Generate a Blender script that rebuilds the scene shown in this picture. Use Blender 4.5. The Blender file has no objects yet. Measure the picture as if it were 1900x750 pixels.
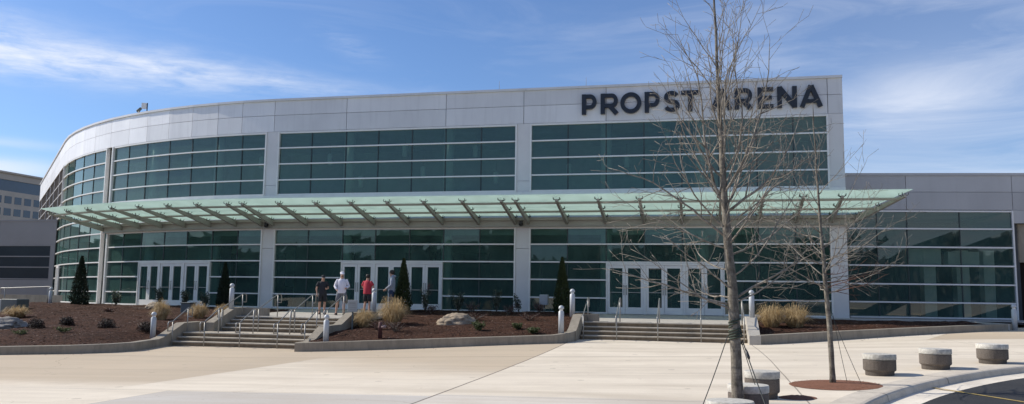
import bpy, bmesh, math, random
import numpy as np
from mathutils import Vector, Matrix, noise
PI = math.pi
R_ = math.radians
scene = bpy.context.scene
COL = scene.collection
rnd = random.Random(7)

# ------------------------------------------------------------------ helpers
class MB:
    """collects shapes, builds ONE mesh object"""
    def __init__(self):
        self.v = []; self.f = []; self.m = []; self.s = []
    def add(self, vs, fs, mi=0, smooth=False):
        n = len(self.v)
        self.v += [tuple(p) for p in vs]
        self.f += [tuple(i + n for i in f) for f in fs]
        self.m += [mi] * len(fs); self.s += [smooth] * len(fs)
    def hexa(self, b, t, mi=0):
        # b, t: 4 bottom points (ccw seen from above), 4 top points
        self.add(list(b) + list(t), [(3, 2, 1, 0), (4, 5, 6, 7), (0, 1, 5, 4), (1, 2, 6, 5), (2, 3, 7, 6), (3, 0, 4, 7)], mi)
    def box(self, x0, x1, y0, y1, z0, z1, mi=0):
        self.hexa([(x0, y0, z0), (x1, y0, z0), (x1, y1, z0), (x0, y1, z0)],
                  [(x0, y0, z1), (x1, y0, z1), (x1, y1, z1), (x0, y1, z1)], mi)
    def obox(self, c, half, rot, mi=0):
        M = Matrix.Rotation(rot, 3, 'Z')
        p = [Vector((sx * half[0], sy * half[1], sz * half[2])) for sz in (-1, 1) for sx, sy in ((-1, -1), (1, -1), (1, 1), (-1, 1))]
        p = [M @ q + Vector(c) for q in p]
        self.hexa(p[:4], p[4:], mi)
    def bevel_box(self, x0, x1, y0, y1, z0, z1, b=.01, mi=0):
        prof = [(0, -1), ]
        rings = []
        for z, i in ((z0, b), (z0 + b, 0), (z1 - b, 0), (z1, b)):
            rings.append([(x0 + i + b, y0 + i, z), (x1 - i - b, y0 + i, z), (x1 - i, y0 + i + b, z), (x1 - i, y1 - i - b, z),
                          (x1 - i - b, y1 - i, z), (x0 + i + b, y1 - i, z), (x0 + i, y1 - i - b, z), (x0 + i, y0 + i + b, z)])
        vs = sum(rings, []); fs = [tuple(range(7, -1, -1)), tuple(range(24, 32))]
        for k in range(3):
            for j in range(8):
                fs.append((k * 8 + j, k * 8 + (j + 1) % 8, (k + 1) * 8 + (j + 1) % 8, (k + 1) * 8 + j))
        self.add(vs, fs, mi)
    def prism(self, poly, axis, a, b, mi=0):
        # poly: 2d ccw points; axis 'x' -> (y,z), 'y' -> (x,z), 'z' -> (x,y)
        def P(p, h):
            return {'x': (h, p[0], p[1]), 'y': (p[0], h, p[1]), 'z': (p[0], p[1], h)}[axis]
        n = len(poly)
        vs = [P(p, a) for p in poly] + [P(p, b) for p in poly]
        fs = [tuple(range(n - 1, -1, -1)), tuple(range(n, 2 * n))]
        for i in range(n):
            j = (i + 1) % n; fs.append((i, j, n + j, n + i))
        self.add(vs, fs, mi)
    def tube(self, pts, rad, n=8, mi=0, smooth=True, caps=True):
        pts = [Vector(p) for p in pts]
        if not isinstance(rad, (list, tuple)): rad = [rad] * len(pts)
        vs = []; fs = []
        T0 = (pts[1] - pts[0]).normalized()
        ref = Vector((0, 0, 1)) if abs(T0.z) < .9 else Vector((1, 0, 0))
        U = T0.cross(ref).normalized()
        for i, p in enumerate(pts):
            if i == 0: T = pts[1] - pts[0]
            elif i == len(pts) - 1: T = pts[-1] - pts[-2]
            else: T = (pts[i + 1] - pts[i]).normalized() + (pts[i] - pts[i - 1]).normalized()
            T = T.normalized() if T.length > 1e-9 else T0
            U = (U - T * U.dot(T)); U = U.normalized() if U.length > 1e-6 else T.orthogonal().normalized()
            V = T.cross(U)
            for k in range(n):
                a = 2 * PI * k / n
                vs.append(p + (U * math.cos(a) + V * math.sin(a)) * rad[i])
        for i in range(len(pts) - 1):
            for k in range(n):
                a = i * n + k; b = i * n + (k + 1) % n
                fs.append((a, b, b + n, a + n))
        if caps:
            fs.append(tuple(range(n - 1, -1, -1))); fs.append(tuple(range((len(pts) - 1) * n, len(pts) * n)))
        self.add(vs, fs, mi, smooth)
    def lathe(self, prof, c=(0, 0, 0), n=20, mi=0, smooth=True):
        vs = []; fs = []
        for r, z in prof:
            for k in range(n):
                a = 2 * PI * k / n; vs.append((c[0] + r * math.cos(a), c[1] + r * math.sin(a), c[2] + z))
        for i in range(len(prof) - 1):
            for k in range(n):
                a = i * n + k; b = i * n + (k + 1) % n; fs.append((a, b, b + n, a + n))
        fs.append(tuple(range(n - 1, -1, -1))); fs.append(tuple(range((len(prof) - 1) * n, len(prof) * n)))
        self.add(vs, fs, mi, smooth)
    def build(self, name, mats, parent=None, **props):
        me = bpy.data.meshes.new(name)
        off = Vector((0, 0, 0))
        q = parent
        while q is not None: off += q.location; q = q.parent
        me.from_pydata([(a - off.x, b - off.y, c - off.z) for a, b, c in self.v], [], self.f)
        if not isinstance(mats, (list, tuple)): mats = [mats]
        for m in mats: me.materials.append(m)
        me.polygons.foreach_set('material_index', self.m)
        me.polygons.foreach_set('use_smooth', self.s)
        me.update()
        o = bpy.data.objects.new(name, me); COL.objects.link(o)
        if parent is not None: o.parent = parent
        for k, val in props.items(): o[k] = val
        return o

def thing(name, label, category, loc=(0, 0, 0), group=None):
    o = bpy.data.objects.new(name, None); COL.objects.link(o)
    o.location = loc; o.empty_display_size = .2
    o['label'] = label; o['category'] = category
    if group: o['group'] = group
    return o

def copy_thing(root, loc, rot, label):
    c = root.copy(); COL.objects.link(c); c.location = loc; c.rotation_euler = (0, 0, rot); c['label'] = label
    for ch in root.children:
        d = ch.copy(); COL.objects.link(d); d.parent = c
        for g in ch.children:
            e = g.copy(); COL.objects.link(e); e.parent = d
    return c

# ------------------------------------------------------------------ materials
class NT:
    def __init__(self, name):
        self.mat = bpy.data.materials.new(name); self.mat.use_nodes = True
        self.t = self.mat.node_tree; self.t.nodes.clear()
        self.out = self.t.nodes.new('ShaderNodeOutputMaterial')
    def n(self, typ, **kw):
        x = self.t.nodes.new(typ)
        for k, v in kw.items():
            if k in ('operation', 'blend_type', 'data_type', 'noise_dimensions', 'feature', 'distance', 'wave_type', 'interpolation_type'): setattr(x, k, v)
        return x
    def l(self, a, b): self.t.links.new(a, b)
    def math(self, op, a, b=None, c=None):
        x = self.t.nodes.new('ShaderNodeMath'); x.operation = op
        for i, q in enumerate((a, b, c)):
            if q is None: continue
            if isinstance(q, (int, float)): x.inputs[i].default_value = q
            else: self.l(q, x.inputs[i])
        return x.outputs[0]
    def pos(self): return self.t.nodes.new('ShaderNodeNewGeometry').outputs['Position']
    def obj(self): return self.t.nodes.new('ShaderNodeTexCoord').outputs['Object']
    def noise(self, vec, scale, detail=4, rough=.55, dist=0):
        x = self.t.nodes.new('ShaderNodeTexNoise'); x.inputs['Scale'].default_value = scale
        x.inputs['Detail'].default_value = detail; x.inputs['Roughness'].default_value = rough; x.inputs['Distortion'].default_value = dist
        self.l(vec, x.inputs['Vector']); return x.outputs['Fac']
    def scale(self, vec, s):
        x = self.t.nodes.new('ShaderNodeMapping'); x.inputs['Scale'].default_value = s; self.l(vec, x.inputs['Vector']); return x.outputs[0]
    def ramp(self, fac, stops):
        x = self.t.nodes.new('ShaderNodeValToRGB'); e = x.color_ramp.elements
        while len(e) < len(stops): e.new(.5)
        for i, (p, c) in enumerate(stops):
            e[i].position = p; e[i].color = (c[0], c[1], c[2], 1) if not isinstance(c, (int, float)) else (c, c, c, 1)
        self.l(fac, x.inputs[0]); return x.outputs[0]
    def mix(self, fac, a, b, blend='MIX'):
        x = self.t.nodes.new('ShaderNodeMix'); x.data_type = 'RGBA'; x.blend_type = blend
        for s, q in ((0, fac), (6, a), (7, b)):
            if isinstance(q, (int, float)): x.inputs[s].default_value = q
            elif isinstance(q, tuple): x.inputs[s].default_value = (*q[:3], 1)
            else: self.l(q, x.inputs[s])
        return x.outputs[2]
    def bump(self, h, strength=.3, dist=.01):
        x = self.t.nodes.new('ShaderNodeBump'); x.inputs['Strength'].default_value = strength; x.inputs['Distance'].default_value = dist
        self.l(h, x.inputs['Height']); return x.outputs[0]
    def bsdf(self, color, rough=.6, metal=0, normal=None, spec=.5, **kw):
        x = self.t.nodes.new('ShaderNodeBsdfPrincipled')
        for k, q in (('Base Color', color), ('Roughness', rough), ('Metallic', metal), ('Specular IOR Level', spec)):
            if isinstance(q, (int, float)): x.inputs[k].default_value = q
            elif isinstance(q, tuple): x.inputs[k].default_value = (*q[:3], 1)
            else: self.l(q, x.inputs[k])
        if normal is not None: self.l(normal, x.inputs['Normal'])
        self.l(x.outputs[0], self.out.inputs[0]); return x
    def surf(self, sh): self.l(sh, self.out.inputs[0])

def sc(c, k): return tuple(min(1, a * k) for a in c)

def mat_simple(name, col, rough=.6, metal=0, var=.15, scale=6, bump=.0, spec=.5):
    t = NT(name); p = t.obj()
    f = t.noise(p, scale, 5, .6)
    c = t.ramp(f, [(.25, sc(col, 1 - var)), (.75, sc(col, 1 + var))])
    nrm = t.bump(t.noise(p, scale * 6, 4, .6), bump, .01) if bump else None
    t.bsdf(c, rough, metal, nrm, spec); return t.mat

def mat_weathered(name, col, dirt, grain, bump):
    t = NT(name); p = t.pos(); oi = t.n('ShaderNodeObjectInfo')
    f = t.noise(p, grain, 4, .65); b = t.noise(p, 4.5, 5, .65, .5); dr = t.noise(t.scale(p, (9, 9, 1.2)), 1.6, 5, .6)
    c = t.ramp(f, [(.3, sc(col, .68)), (.7, sc(col, 1.25))])
    v = t.math('MULTIPLY_ADD', oi.outputs['Random'], .25, .86); cc = t.n('ShaderNodeCombineXYZ')
    for i in range(3): t.l(v, cc.inputs[i])
    c = t.mix(1.0, c, cc.outputs[0], 'MULTIPLY')
    sx = t.n('ShaderNodeSeparateXYZ'); t.l(t.obj(), sx.inputs[0])
    low = t.ramp(t.math('ADD', sx.outputs[2], t.math('MULTIPLY', b, .12)), [(.06, 1.), (.16, 0.)])
    c = t.mix(t.math('MULTIPLY', low, .55), c, dirt)
    c = t.mix(t.math('MULTIPLY', t.ramp(dr, [(.5, 0.), (.75, 1.)]), .5), c, dirt)
    c = t.mix(t.math('MULTIPLY', t.ramp(b, [(.55, 0.), (.8, 1.)]), .4), c, dirt)
    t.bsdf(c, .92, 0, t.bump(f, bump, .01), .25); return t.mat

def mat_concrete(name, col, stain=.35, bump=.25, scale=1.0, dark=(.10, .09, .075)):
    t = NT(name); p = t.pos()
    a = t.noise(p, 1.3 * scale, 6, .62); b = t.noise(t.scale(p, (3, 3, .7)), 2.2 * scale, 5, .65, .3); g = t.noise(p, 60, 3, .6)
    c = t.ramp(a, [(.3, sc(col, .8)), (.7, sc(col, 1.12))])
    c = t.mix(t.math('MULTIPLY', t.ramp(b, [(.45, 0.), (.75, 1.)]), stain), c, dark)
    c = t.mix(.18, c, t.ramp(g, [(.3, sc(col, .6)), (.7, sc(col, 1.3))]))
    t.bsdf(c, .85, 0, t.bump(t.noise(p, 45, 4, .65), bump, .01), .3); return t.mat

def mat_paving():
    t = NT('plaza_concrete'); p = t.pos()
    sx = t.n('ShaderNodeSeparateXYZ'); t.l(p, sx.inputs[0]); X, Y = sx.outputs[0], sx.outputs[1]
    wig = t.math('MULTIPLY', t.math('SUBTRACT', t.noise(p, .9, 3), .5), .025)
    big = t.noise(p, .16, 5, .6, .4); med = t.noise(p, .8, 6, .65); fine = t.noise(p, 30, 4, .65)
    streak = t.noise(t.scale(p, (.12, 1.1, 1)), 1.0, 6, .6, .5)
    tan = (.60, .49, .355); pale = (.83, .735, .59); grey = (.60, .56, .50)
    Xw = t.math('ADD', X, wig); Yw = t.math('ADD', Y, wig)
    left = t.math('LESS_THAN', Xw, 3.2)
    # tan weathered area: towards the planters on the left and a patch by the far right planter
    edge = t.math('ADD', t.math('MULTIPLY', t.math('SUBTRACT', big, .5), 7.0), t.math('ADD', Y, t.math('MULTIPLY', X, .62)))
    tmask = t.n('ShaderNodeMapRange'); tmask.interpolation_type = 'SMOOTHSTEP'
    tmask.inputs[1].default_value = -20.6; tmask.inputs[2].default_value = -15.6; t.l(edge, tmask.inputs[0])
    farl = t.n('ShaderNodeMapRange'); farl.interpolation_type = 'SMOOTHSTEP'
    farl.inputs[1].default_value = -23.6; farl.inputs[2].default_value = -21.4; t.l(t.math('ADD', Y, t.math('MULTIPLY', t.math('SUBTRACT', med, .5), 1.2)), farl.inputs[0])
    tm = t.math('MULTIPLY', left, t.math('MAXIMUM', t.math('MULTIPLY', tmask.outputs[0], 1.0), t.math('MULTIPLY', t.math('LESS_THAN', X, -3.0), farl.outputs[0])))
    rt = t.math('MULTIPLY', t.math('GREATER_THAN', t.math('ADD', Xw, t.math('MULTIPLY', Yw, -.45)), 18.0), t.math('GREATER_THAN', Yw, -7.6))
    tm = t.math('MAXIMUM', tm, rt)
    c = t.mix(tm, pale, tan)
    gm = t.math('MULTIPLY', left, t.math('MULTIPLY', t.math('LESS_THAN', Yw, -23.55), t.math('GREATER_THAN', Xw, -1.75)))
    c = t.mix(gm, c, grey)
    gm2 = t.math('MULTIPLY', t.math('GREATER_THAN', Xw, 3.2), t.math('LESS_THAN', Yw, -23.3))
    c = t.mix(t.math('MULTIPLY', gm2, .7), c, sc(grey, 1.12))
    c = t.mix(t.math('MULTIPLY', t.ramp(streak, [(.40, 0.), (.72, 1.)]), .50), c, (.46, .385, .285))
    c = t.mix(t.math('MULTIPLY', t.ramp(med, [(.46, 0.), (.82, 1.)]), .42), c, (.52, .44, .345))
    c = t.mix(.5, c, t.ramp(big, [(.3, .80), (.7, 1.0)]), 'MULTIPLY')
    c = t.mix(.35, c, t.ramp(fine, [(.3, .78), (.7, 1.0)]), 'MULTIPLY')
    spots = t.n('ShaderNodeTexVoronoi'); spots.inputs['Scale'].default_value = .9; t.l(p, spots.inputs['Vector'])
    c = t.mix(t.math('MULTIPLY', t.math('LESS_THAN', spots.outputs['Distance'], .07), .35), c, (.22, .18, .14))
    # hairline cracks, gum spots and tyre-dark patches
    cr = t.n('ShaderNodeTexVoronoi'); cr.feature = 'DISTANCE_TO_EDGE'; cr.inputs['Scale'].default_value = .11
    wv = t.n('ShaderNodeVectorMath'); wv.operation = 'ADD'; t.l(p, wv.inputs[0])
    nz = t.n('ShaderNodeTexNoise'); nz.inputs['Scale'].default_value = .7; nz.inputs['Detail'].default_value = 6; t.l(p, nz.inputs['Vector']); t.l(nz.outputs['Color'], wv.inputs[1]); t.l(wv.outputs[0], cr.inputs['Vector'])
    c = t.mix(t.math('MULTIPLY', t.math('LESS_THAN', cr.outputs['Distance'], .0011), t.math('MULTIPLY', t.ramp(t.noise(p, .25, 3), [(.5, 0.), (.6, 1.)]), .45)), c, (.2, .16, .12))
    gum = t.n('ShaderNodeTexVoronoi'); gum.inputs['Scale'].default_value = 2.6; t.l(p, gum.inputs['Vector'])
    c = t.mix(t.math('MULTIPLY', t.math('LESS_THAN', gum.outputs['Distance'], .075), t.math('MULTIPLY', t.ramp(t.noise(p, .6, 3), [(.52, 0.), (.62, 1.)]), .4)), c, (.2, .17, .14))
    slab = t.n('ShaderNodeTexWhiteNoise'); slab.noise_dimensions = '2D'
    sl_ = t.n('ShaderNodeVectorMath'); sl_.operation = 'FLOOR'; sm_ = t.n('ShaderNodeMapping'); sm_.inputs['Scale'].default_value = (1 / 6.0, 1 / 4.6, 0); sm_.inputs['Location'].default_value = (-.53, .03, 0); t.l(p, sm_.inputs[0]); t.l(sm_.outputs[0], sl_.inputs[0]); t.l(sl_.outputs[0], slab.inputs['Vector'])
    c = t.mix(1.0, c, t.ramp(slab.outputs['Value'], [(0, .93), (1, 1.0)]), 'MULTIPLY')
    # sawn joints
    def line(co, at, w): return t.math('LESS_THAN', t.math('ABSOLUTE', t.math('SUBTRACT', co, at)), w)
    J = line(Xw, 3.2, .022); J = t.math('MAXIMUM', J, t.math('MULTIPLY', line(Xw, 9.13, .014), .8))
    for yy, w in ((-9.0, .012), (-14.6, .045), (-19.1, .018), (-23.45, .016), (-30, .014), (-37, .014)): J = t.math('MAXIMUM', J, t.math('MULTIPLY', line(Yw, yy, w), .55))
    for xx in (-1.75,): J = t.math('MAXIMUM', J, t.math('MULTIPLY', t.math('MULTIPLY', line(Xw, xx, .012), t.math('LESS_THAN', Y, -23.4)), .5))
    for xx in (15.2, 21.0): J = t.math('MAXIMUM', J, t.math('MULTIPLY', line(Xw, xx, .012), .5))
    c = t.mix(t.math('MULTIPLY', J, .75), c, (.10, .08, .065))
    t.bsdf(c, .88, 0, t.bump(t.noise(p, 70, 4, .7), .15, .01), .25); return t.mat

def mat_fascia(k=1.0):
    t = NT('aluminium_panel'); p = t.pos()
    f = t.noise(t.scale(p, (.35, .35, .25)), 1.2, 4, .6)
    oi = t.n('ShaderNodeObjectInfo')
    c = t.ramp(f, [(.3, sc((.60, .59, .59), k)), (.7, sc((.70, .69, .685), k))])
    v = t.math('MULTIPLY_ADD', oi.outputs['Random'], .14, .90)
    cc = t.n('ShaderNodeCombineXYZ')
    for i in range(3): t.l(v, cc.inputs[i])
    c = t.mix(1.0, c, cc.outputs[0], 'MULTIPLY')
    streak = t.noise(t.scale(p, (1.6, 1.6, .12)), 2.5, 5, .65)
    c = t.mix(t.math('MULTIPLY', t.ramp(streak, [(.52, 0.), (.78, 1.)]), .22), c, (.32, .30, .30))
    t.bsdf(c, .45, .12, t.bump(t.noise(p, .9, 2, .5), .05, .05), .5); return t.mat

def mat_glass(name, tint, ior=1.55, gloss=(1.0, 1.0, .92), extra=.02):
    t = NT(name)
    tr = t.n('ShaderNodeBsdfTransparent'); tr.inputs[0].default_value = (*tint, 1)
    gl = t.n('ShaderNodeBsdfGlossy'); gl.inputs['Roughness'].default_value = .015; gl.inputs[0].default_value = (*gloss, 1)
    w = t.noise(t.pos(), .55, 2, .5); nb = t.bump(w, .010, .25); t.l(nb, gl.inputs['Normal'])
    fr = t.n('ShaderNodeFresnel'); fr.inputs[0].default_value = ior
    fac = t.math('MINIMUM', t.math('ADD', t.math('MULTIPLY', fr.outputs[0], 1.4), extra), 1.0)
    # a patchy teal diffuse layer lifts the tone of the panes
    df = t.n('ShaderNodeBsdfDiffuse'); df.inputs[0].default_value = (.105, .215, .19, 1)
    mx = t.n('ShaderNodeMixShader'); t.l(fac, mx.inputs[0]); t.l(tr.outputs[0], mx.inputs[1]); t.l(gl.outputs[0], mx.inputs[2])
    m2 = t.n('ShaderNodeMixShader'); t.l(t.math('MULTIPLY', t.ramp(t.noise(t.pos(), .45, 5, .65), [(.3, .3), (.7, .75)]), .50), m2.inputs[0]); t.l(mx.outputs[0], m2.inputs[1]); t.l(df.outputs[0], m2.inputs[2])
    t.surf(m2.outputs[0]); return t.mat

def mat_canopy_glass():
    t = NT('canopy_glass')
    tl = t.n('ShaderNodeBsdfTranslucent'); tl.inputs[0].default_value = (.84, .95, .89, 1)
    tr = t.n('ShaderNodeBsdfTransparent'); tr.inputs[0].default_value = (.78, .93, .87, 1)
    df = t.n('ShaderNodeBsdfDiffuse'); df.inputs[0].default_value = (.58, .74, .68, 1)
    gl = t.n('ShaderNodeBsdfGlossy'); gl.inputs['Roughness'].default_value = .06
    a = t.n('ShaderNodeMixShader'); a.inputs[0].default_value = .35; t.l(tl.outputs[0], a.inputs[1]); t.l(tr.outputs[0], a.inputs[2])
    b = t.n('ShaderNodeMixShader'); t.l(t.math('MULTIPLY_ADD', t.noise(t.pos(), 1.5, 5, .6), .35, .12), b.inputs[0]); t.l(a.outputs[0], b.inputs[1]); t.l(df.outputs[0], b.inputs[2])
    c = t.n('ShaderNodeMixShader'); c.inputs[0].default_value = .05; t.l(b.outputs[0], c.inputs[1]); t.l(gl.outputs[0], c.inputs[2])
    t.surf(c.outputs[0]); return t.mat

def mat_mulch():
    t = NT('bark_mulch'); p = t.pos()
    v = t.n('ShaderNodeTexVoronoi'); v.inputs['Scale'].default_value = 16; t.l(t.scale(p, (1, 1.5, 1.5)), v.inputs['Vector'])
    big = t.noise(p, .7, 5, .6); f = t.noise(p, 34, 5, .7)
    c = t.ramp(v.outputs['Color'], [(.2, (.042, .019, .012)), (.55, (.074, .034, .021)), (.9, (.115, .056, .034))])
    c = t.mix(.6, c, t.ramp(f, [(.3, .45), (.7, 1.2)]), 'MULTIPLY')
    c = t.mix(.7, c, t.ramp(big, [(.28, .5), (.5, .95), (.72, 1.5)]), 'MULTIPLY')
    t.bsdf(c, .95, 0, t.bump(t.math('ADD', v.outputs['Distance'], f), .9, .05), .15); return t.mat

def mat_bark(name, a, b, rings=26):
    t = NT(name); p = t.obj()
    f = t.noise(t.scale(p, (2.2, 2.2, .8)), 7, 6, .7); r = t.noise(t.scale(p, (1, 1, 6)), rings / 6, 5, .65)
    c = t.ramp(f, [(.3, a), (.68, b)])
    c = t.mix(.55, c, t.ramp(r, [(.35, .45), (.62, 1.1)]), 'MULTIPLY')
    t.bsdf(c, .9, 0, t.bump(t.math('ADD', r, f), .6, .02), .2); return t.mat

def mat_leaf(name, a, b, trans=.25):
    t = NT(name)
    f = t.noise(t.obj(), 9, 3, .6)
    c = t.ramp(f, [(.3, a), (.7, b)])
    d = t.n('ShaderNodeBsdfPrincipled'); t.l(c, d.inputs['Base Color']); d.inputs['Roughness'].default_value = .6; d.inputs['Specular IOR Level'].default_value = .3
    tl = t.n('ShaderNodeBsdfTranslucent'); t.l(c, tl.inputs[0])
    m = t.n('ShaderNodeMixShader'); m.inputs[0].default_value = trans; t.l(d.outputs[0], m.inputs[1]); t.l(tl.outputs[0], m.inputs[2])
    t.surf(m.outputs[0]); return t.mat

def mat_asphalt():
    t = NT('asphalt'); p = t.pos()
    a = t.noise(p, .5, 5, .6); b = t.noise(p, 90, 3, .7)
    c = t.ramp(a, [(.3, (.030, .031, .033)), (.7, (.055, .055, .056))])
    c = t.mix(.6, c, t.ramp(b, [(.3, .5), (.7, 1.3)]), 'MULTIPLY')
    t.bsdf(c, .85, 0, t.bump(b, .5, .01), .3); return t.mat

M = {}
M['fascia'] = mat_fascia(1.05); M['fascia_sunlit_low'] = mat_fascia(1.13); M['fascia_sunlit_mid'] = mat_fascia(1.22); M['fascia_sunlit_high'] = mat_fascia(1.33); M['fascia_wing'] = mat_fascia(.70)  # same metal; sunlight on the curve is painted in as three paler copies
M['fascia_dark'] = mat_simple('grey_panel', (.25, .24, .235), .5, .2, .08, .5)
M['white'] = mat_simple('white_aluminium', (.74, .72, .69), .4, .1, .06, 2)
M['pilaster'] = mat_simple('pilaster_panel', (.66, .64, .625), .5, .1, .07, .8)
M['dark_line'] = mat_simple('dark_mullion', (.035, .05, .05), .5, 0, .1, 3)
M['seam'] = mat_simple('dark_seam', (.05, .05, .055), .8, 0, .1, 3)
M['steel'] = mat_simple('canopy_steel', (.31, .295, .265), .5, .1, .1, 2)
M['glass'] = mat_glass('teal_glass', (.46, .655, .585))
M['door_glass'] = mat_glass('door_glass', (.34, .44, .44), extra=.0)
M['wing_glass'] = mat_glass('wing_glass', (.62, .74, .69))
M['canopy_glass'] = mat_canopy_glass()
M['brown'] = mat_simple('brown_panel', (.022, .016, .014), .8, 0, .2, .8, 0, .08)
M['int_wall'] = mat_simple('interior_wall', (.44, .52, .49), .8, 0, .3, .35)
M['int_col'] = mat_simple('interior_column_paint', (.80, .82, .79), .6, 0, .05, 1)
M['int_ceil'] = mat_simple('interior_ceiling', (.56, .62, .60), .8, 0, .2, .6)
M['int_floor'] = mat_simple('interior_floor', (.30, .30, .28), .35, 0, .2, .8)
M['int_dark'] = mat_simple('interior_dark', (.05, .055, .06), .7, 0, .3, .5)
M['int_mauve'] = mat_simple('interior_banner', (.13, .10, .17), .7, 0, .4, .8)
M['lamp'] = mat_simple('pendant_white', (.85, .86, .84), .5, 0, .03, 1)
M['letter'] = mat_simple('letter_black', (.012, .014, .022), .35, 0, .2, 3)
M['concrete'] = mat_concrete('planter_concrete', (.315, .275, .215), .5)
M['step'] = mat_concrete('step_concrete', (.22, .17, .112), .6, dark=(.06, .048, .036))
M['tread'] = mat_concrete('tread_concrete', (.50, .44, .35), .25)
M['terrace'] = mat_concrete('terrace_concrete', (.46, .425, .37), .25)
M['kerb'] = mat_concrete('kerb_concrete', (.60, .535, .44), .35, scale=1.2, dark=(.2, .17, .13))
M['gutter'] = mat_concrete('gutter_concrete', (.74, .67, .56), .2, scale=1.2, dark=(.25, .21, .16))
M['paving'] = mat_paving()
M['asphalt'] = mat_asphalt()
M['yellow'] = mat_simple('yellow_paint', (.46, .33, .10), .7, 0, .25, 9)
M['mulch'] = mat_mulch()
M['rust_mulch'] = mat_simple('rust_mulch', (.20, .085, .045), .95, 0, .25, 30, .5)
M['chip'] = mat_simple('bark_chip', (.095, .048, .036), .95, 0, .6, 3)
M['chip_pale'] = mat_simple('bark_chip_pale', (.24, .165, .13), .95, 0, .4, 3)
M['drum'] = mat_weathered('exposed_aggregate', (.165, .14, .118), (.06, .05, .042), 55, .6)
M['drum_top'] = mat_weathered('white_cap', (.55, .525, .465), (.40, .375, .32), 18, .15)
M['bollard'] = mat_simple('bollard_paint', (.47, .49, .50), .45, .1, .08, 4)
M['bollard_lens'] = mat_simple('bollard_lens', (.83, .84, .82), .2, 0, .03, 4)
M['rail'] = mat_simple('rail_steel', (.30, .295, .28), .45, .6, .08, 9)
M['bark'] = mat_bark('tree_bark', (.052, .044, .034), (.33, .295, .24))
M['twig'] = mat_bark('twig_bark', (.13, .113, .092), (.42, .378, .318), 10)
M['twig_red'] = mat_bark('twig_dry_leaf', (.16, .085, .06), (.26, .15, .11), 10)
M['wrap'] = mat_simple('green_strap', (.045, .06, .04), .8, 0, .3, 14)
M['strap'] = mat_simple('stay_strap', (.05, .055, .05), .7, 0, .2, 9)
M['evergreen'] = mat_leaf('evergreen_leaf', (.022, .034, .012), (.060, .082, .026), .15)
M['evergreen_dark'] = mat_leaf('evergreen_dark_leaf', (.010, .018, .010), (.026, .040, .020), .1)
M['shrub'] = mat_leaf('shrub_leaf', (.03, .045, .028), (.13, .155, .11), .2)
M['shrub_red'] = mat_leaf('reddish_shrub_leaf', (.045, .02, .016), (.12, .055, .04), .2)
M['shrub_dark'] = mat_leaf('dark_shrub_leaf', (.012, .008, .007), (.04, .022, .016), .1)
M['tuft'] = mat_leaf('green_tuft', (.045, .06, .02), (.13, .155, .065), .25)
M['straw'] = mat_leaf('straw_grass', (.32, .215, .10), (.70, .54, .30), .3)
M['rock'] = mat_concrete('boulder_stone', (.33, .262, .188), .5, .6, 1.6, (.12, .10, .085))
M['rock_grey'] = mat_concrete('boulder_grey', (.30, .275, .245), .6, .6, 1.8, (.09, .08, .07))
M['box'] = mat_simple('utility_grey_green', (.11, .125, .12), .55, 0, .1, 3)
M['box_pale'] = mat_simple('utility_pale', (.42, .43, .41), .55, 0, .1, 3)
M['camera'] = mat_simple('camera_black', (.02, .02, .022), .4, 0, .2, 5)
M['hotel'] = mat_simple('hotel_stone', (.60, .49, .39), .85, 0, .08, .4)
M['hotel_glass'] = mat_simple('hotel_window', (.035, .06, .10), .12, 0, .35, .12, 0, .8)
M['skin'] = mat_simple('skin', (.46, .27, .19), .55, 0, .06, 9)
M['hair'] = mat_simple('hair_dark', (.025, .018, .014), .6, 0, .3, 30)
M['beard'] = mat_simple('beard_brown', (.16, .085, .055), .8, 0, .2, 30)
M['wing_window'] = mat_simple('dark_window', (.022, .027, .032), .25, 0, .3, .4, 0, .35)
M['c_black'] = mat_simple('cloth_black', (.018, .02, .026), .85, 0, .2, 12, .2)
M['c_white'] = mat_simple('cloth_white', (.74, .72, .78), .85, 0, .05, 8, .2)
M['c_grey'] = mat_simple('cloth_grey', (.14, .145, .165), .85, 0, .15, 12, .2)
M['c_red'] = mat_simple('cloth_red', (.44, .035, .055), .85, 0, .12, 8, .2)
M['c_hoodie'] = mat_simple('cloth_heather', (.30, .325, .37), .9, 0, .12, 14, .2)
M['c_jeans'] = mat_simple('cloth_denim', (.028, .042, .085), .9, 0, .2, 14, .2)
M['shoe'] = mat_simple('shoe_dark', (.03, .03, .034), .6, 0, .2, 12)
M['shoe_white'] = mat_simple('shoe_white', (.6, .6, .6), .6, 0, .1, 12)
M['eye'] = mat_simple('eye_dark', (.02, .015, .012), .2, 0, .1, 12)
M['phone'] = mat_simple('phone_case', (.5, .5, .5), .3, 0, .1, 12)
M['treeline'] = mat_leaf('far_wood', (.06, .066, .07), (.115, .118, .112), .1)
M['field'] = mat_simple('far_ground', (.12, .11, .08), .95, 0, .3, .08)
M['sign_grey'] = mat_simple('sign_back', (.40, .40, .38), .5, .2, .1, 6)
M['post_red'] = mat_simple('rusty_red_post', (.105, .045, .042), .7, 0, .3, 12)
M['post_pink'] = mat_simple('faded_tag', (.33, .23, .21), .7, 0, .2, 12)

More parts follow.
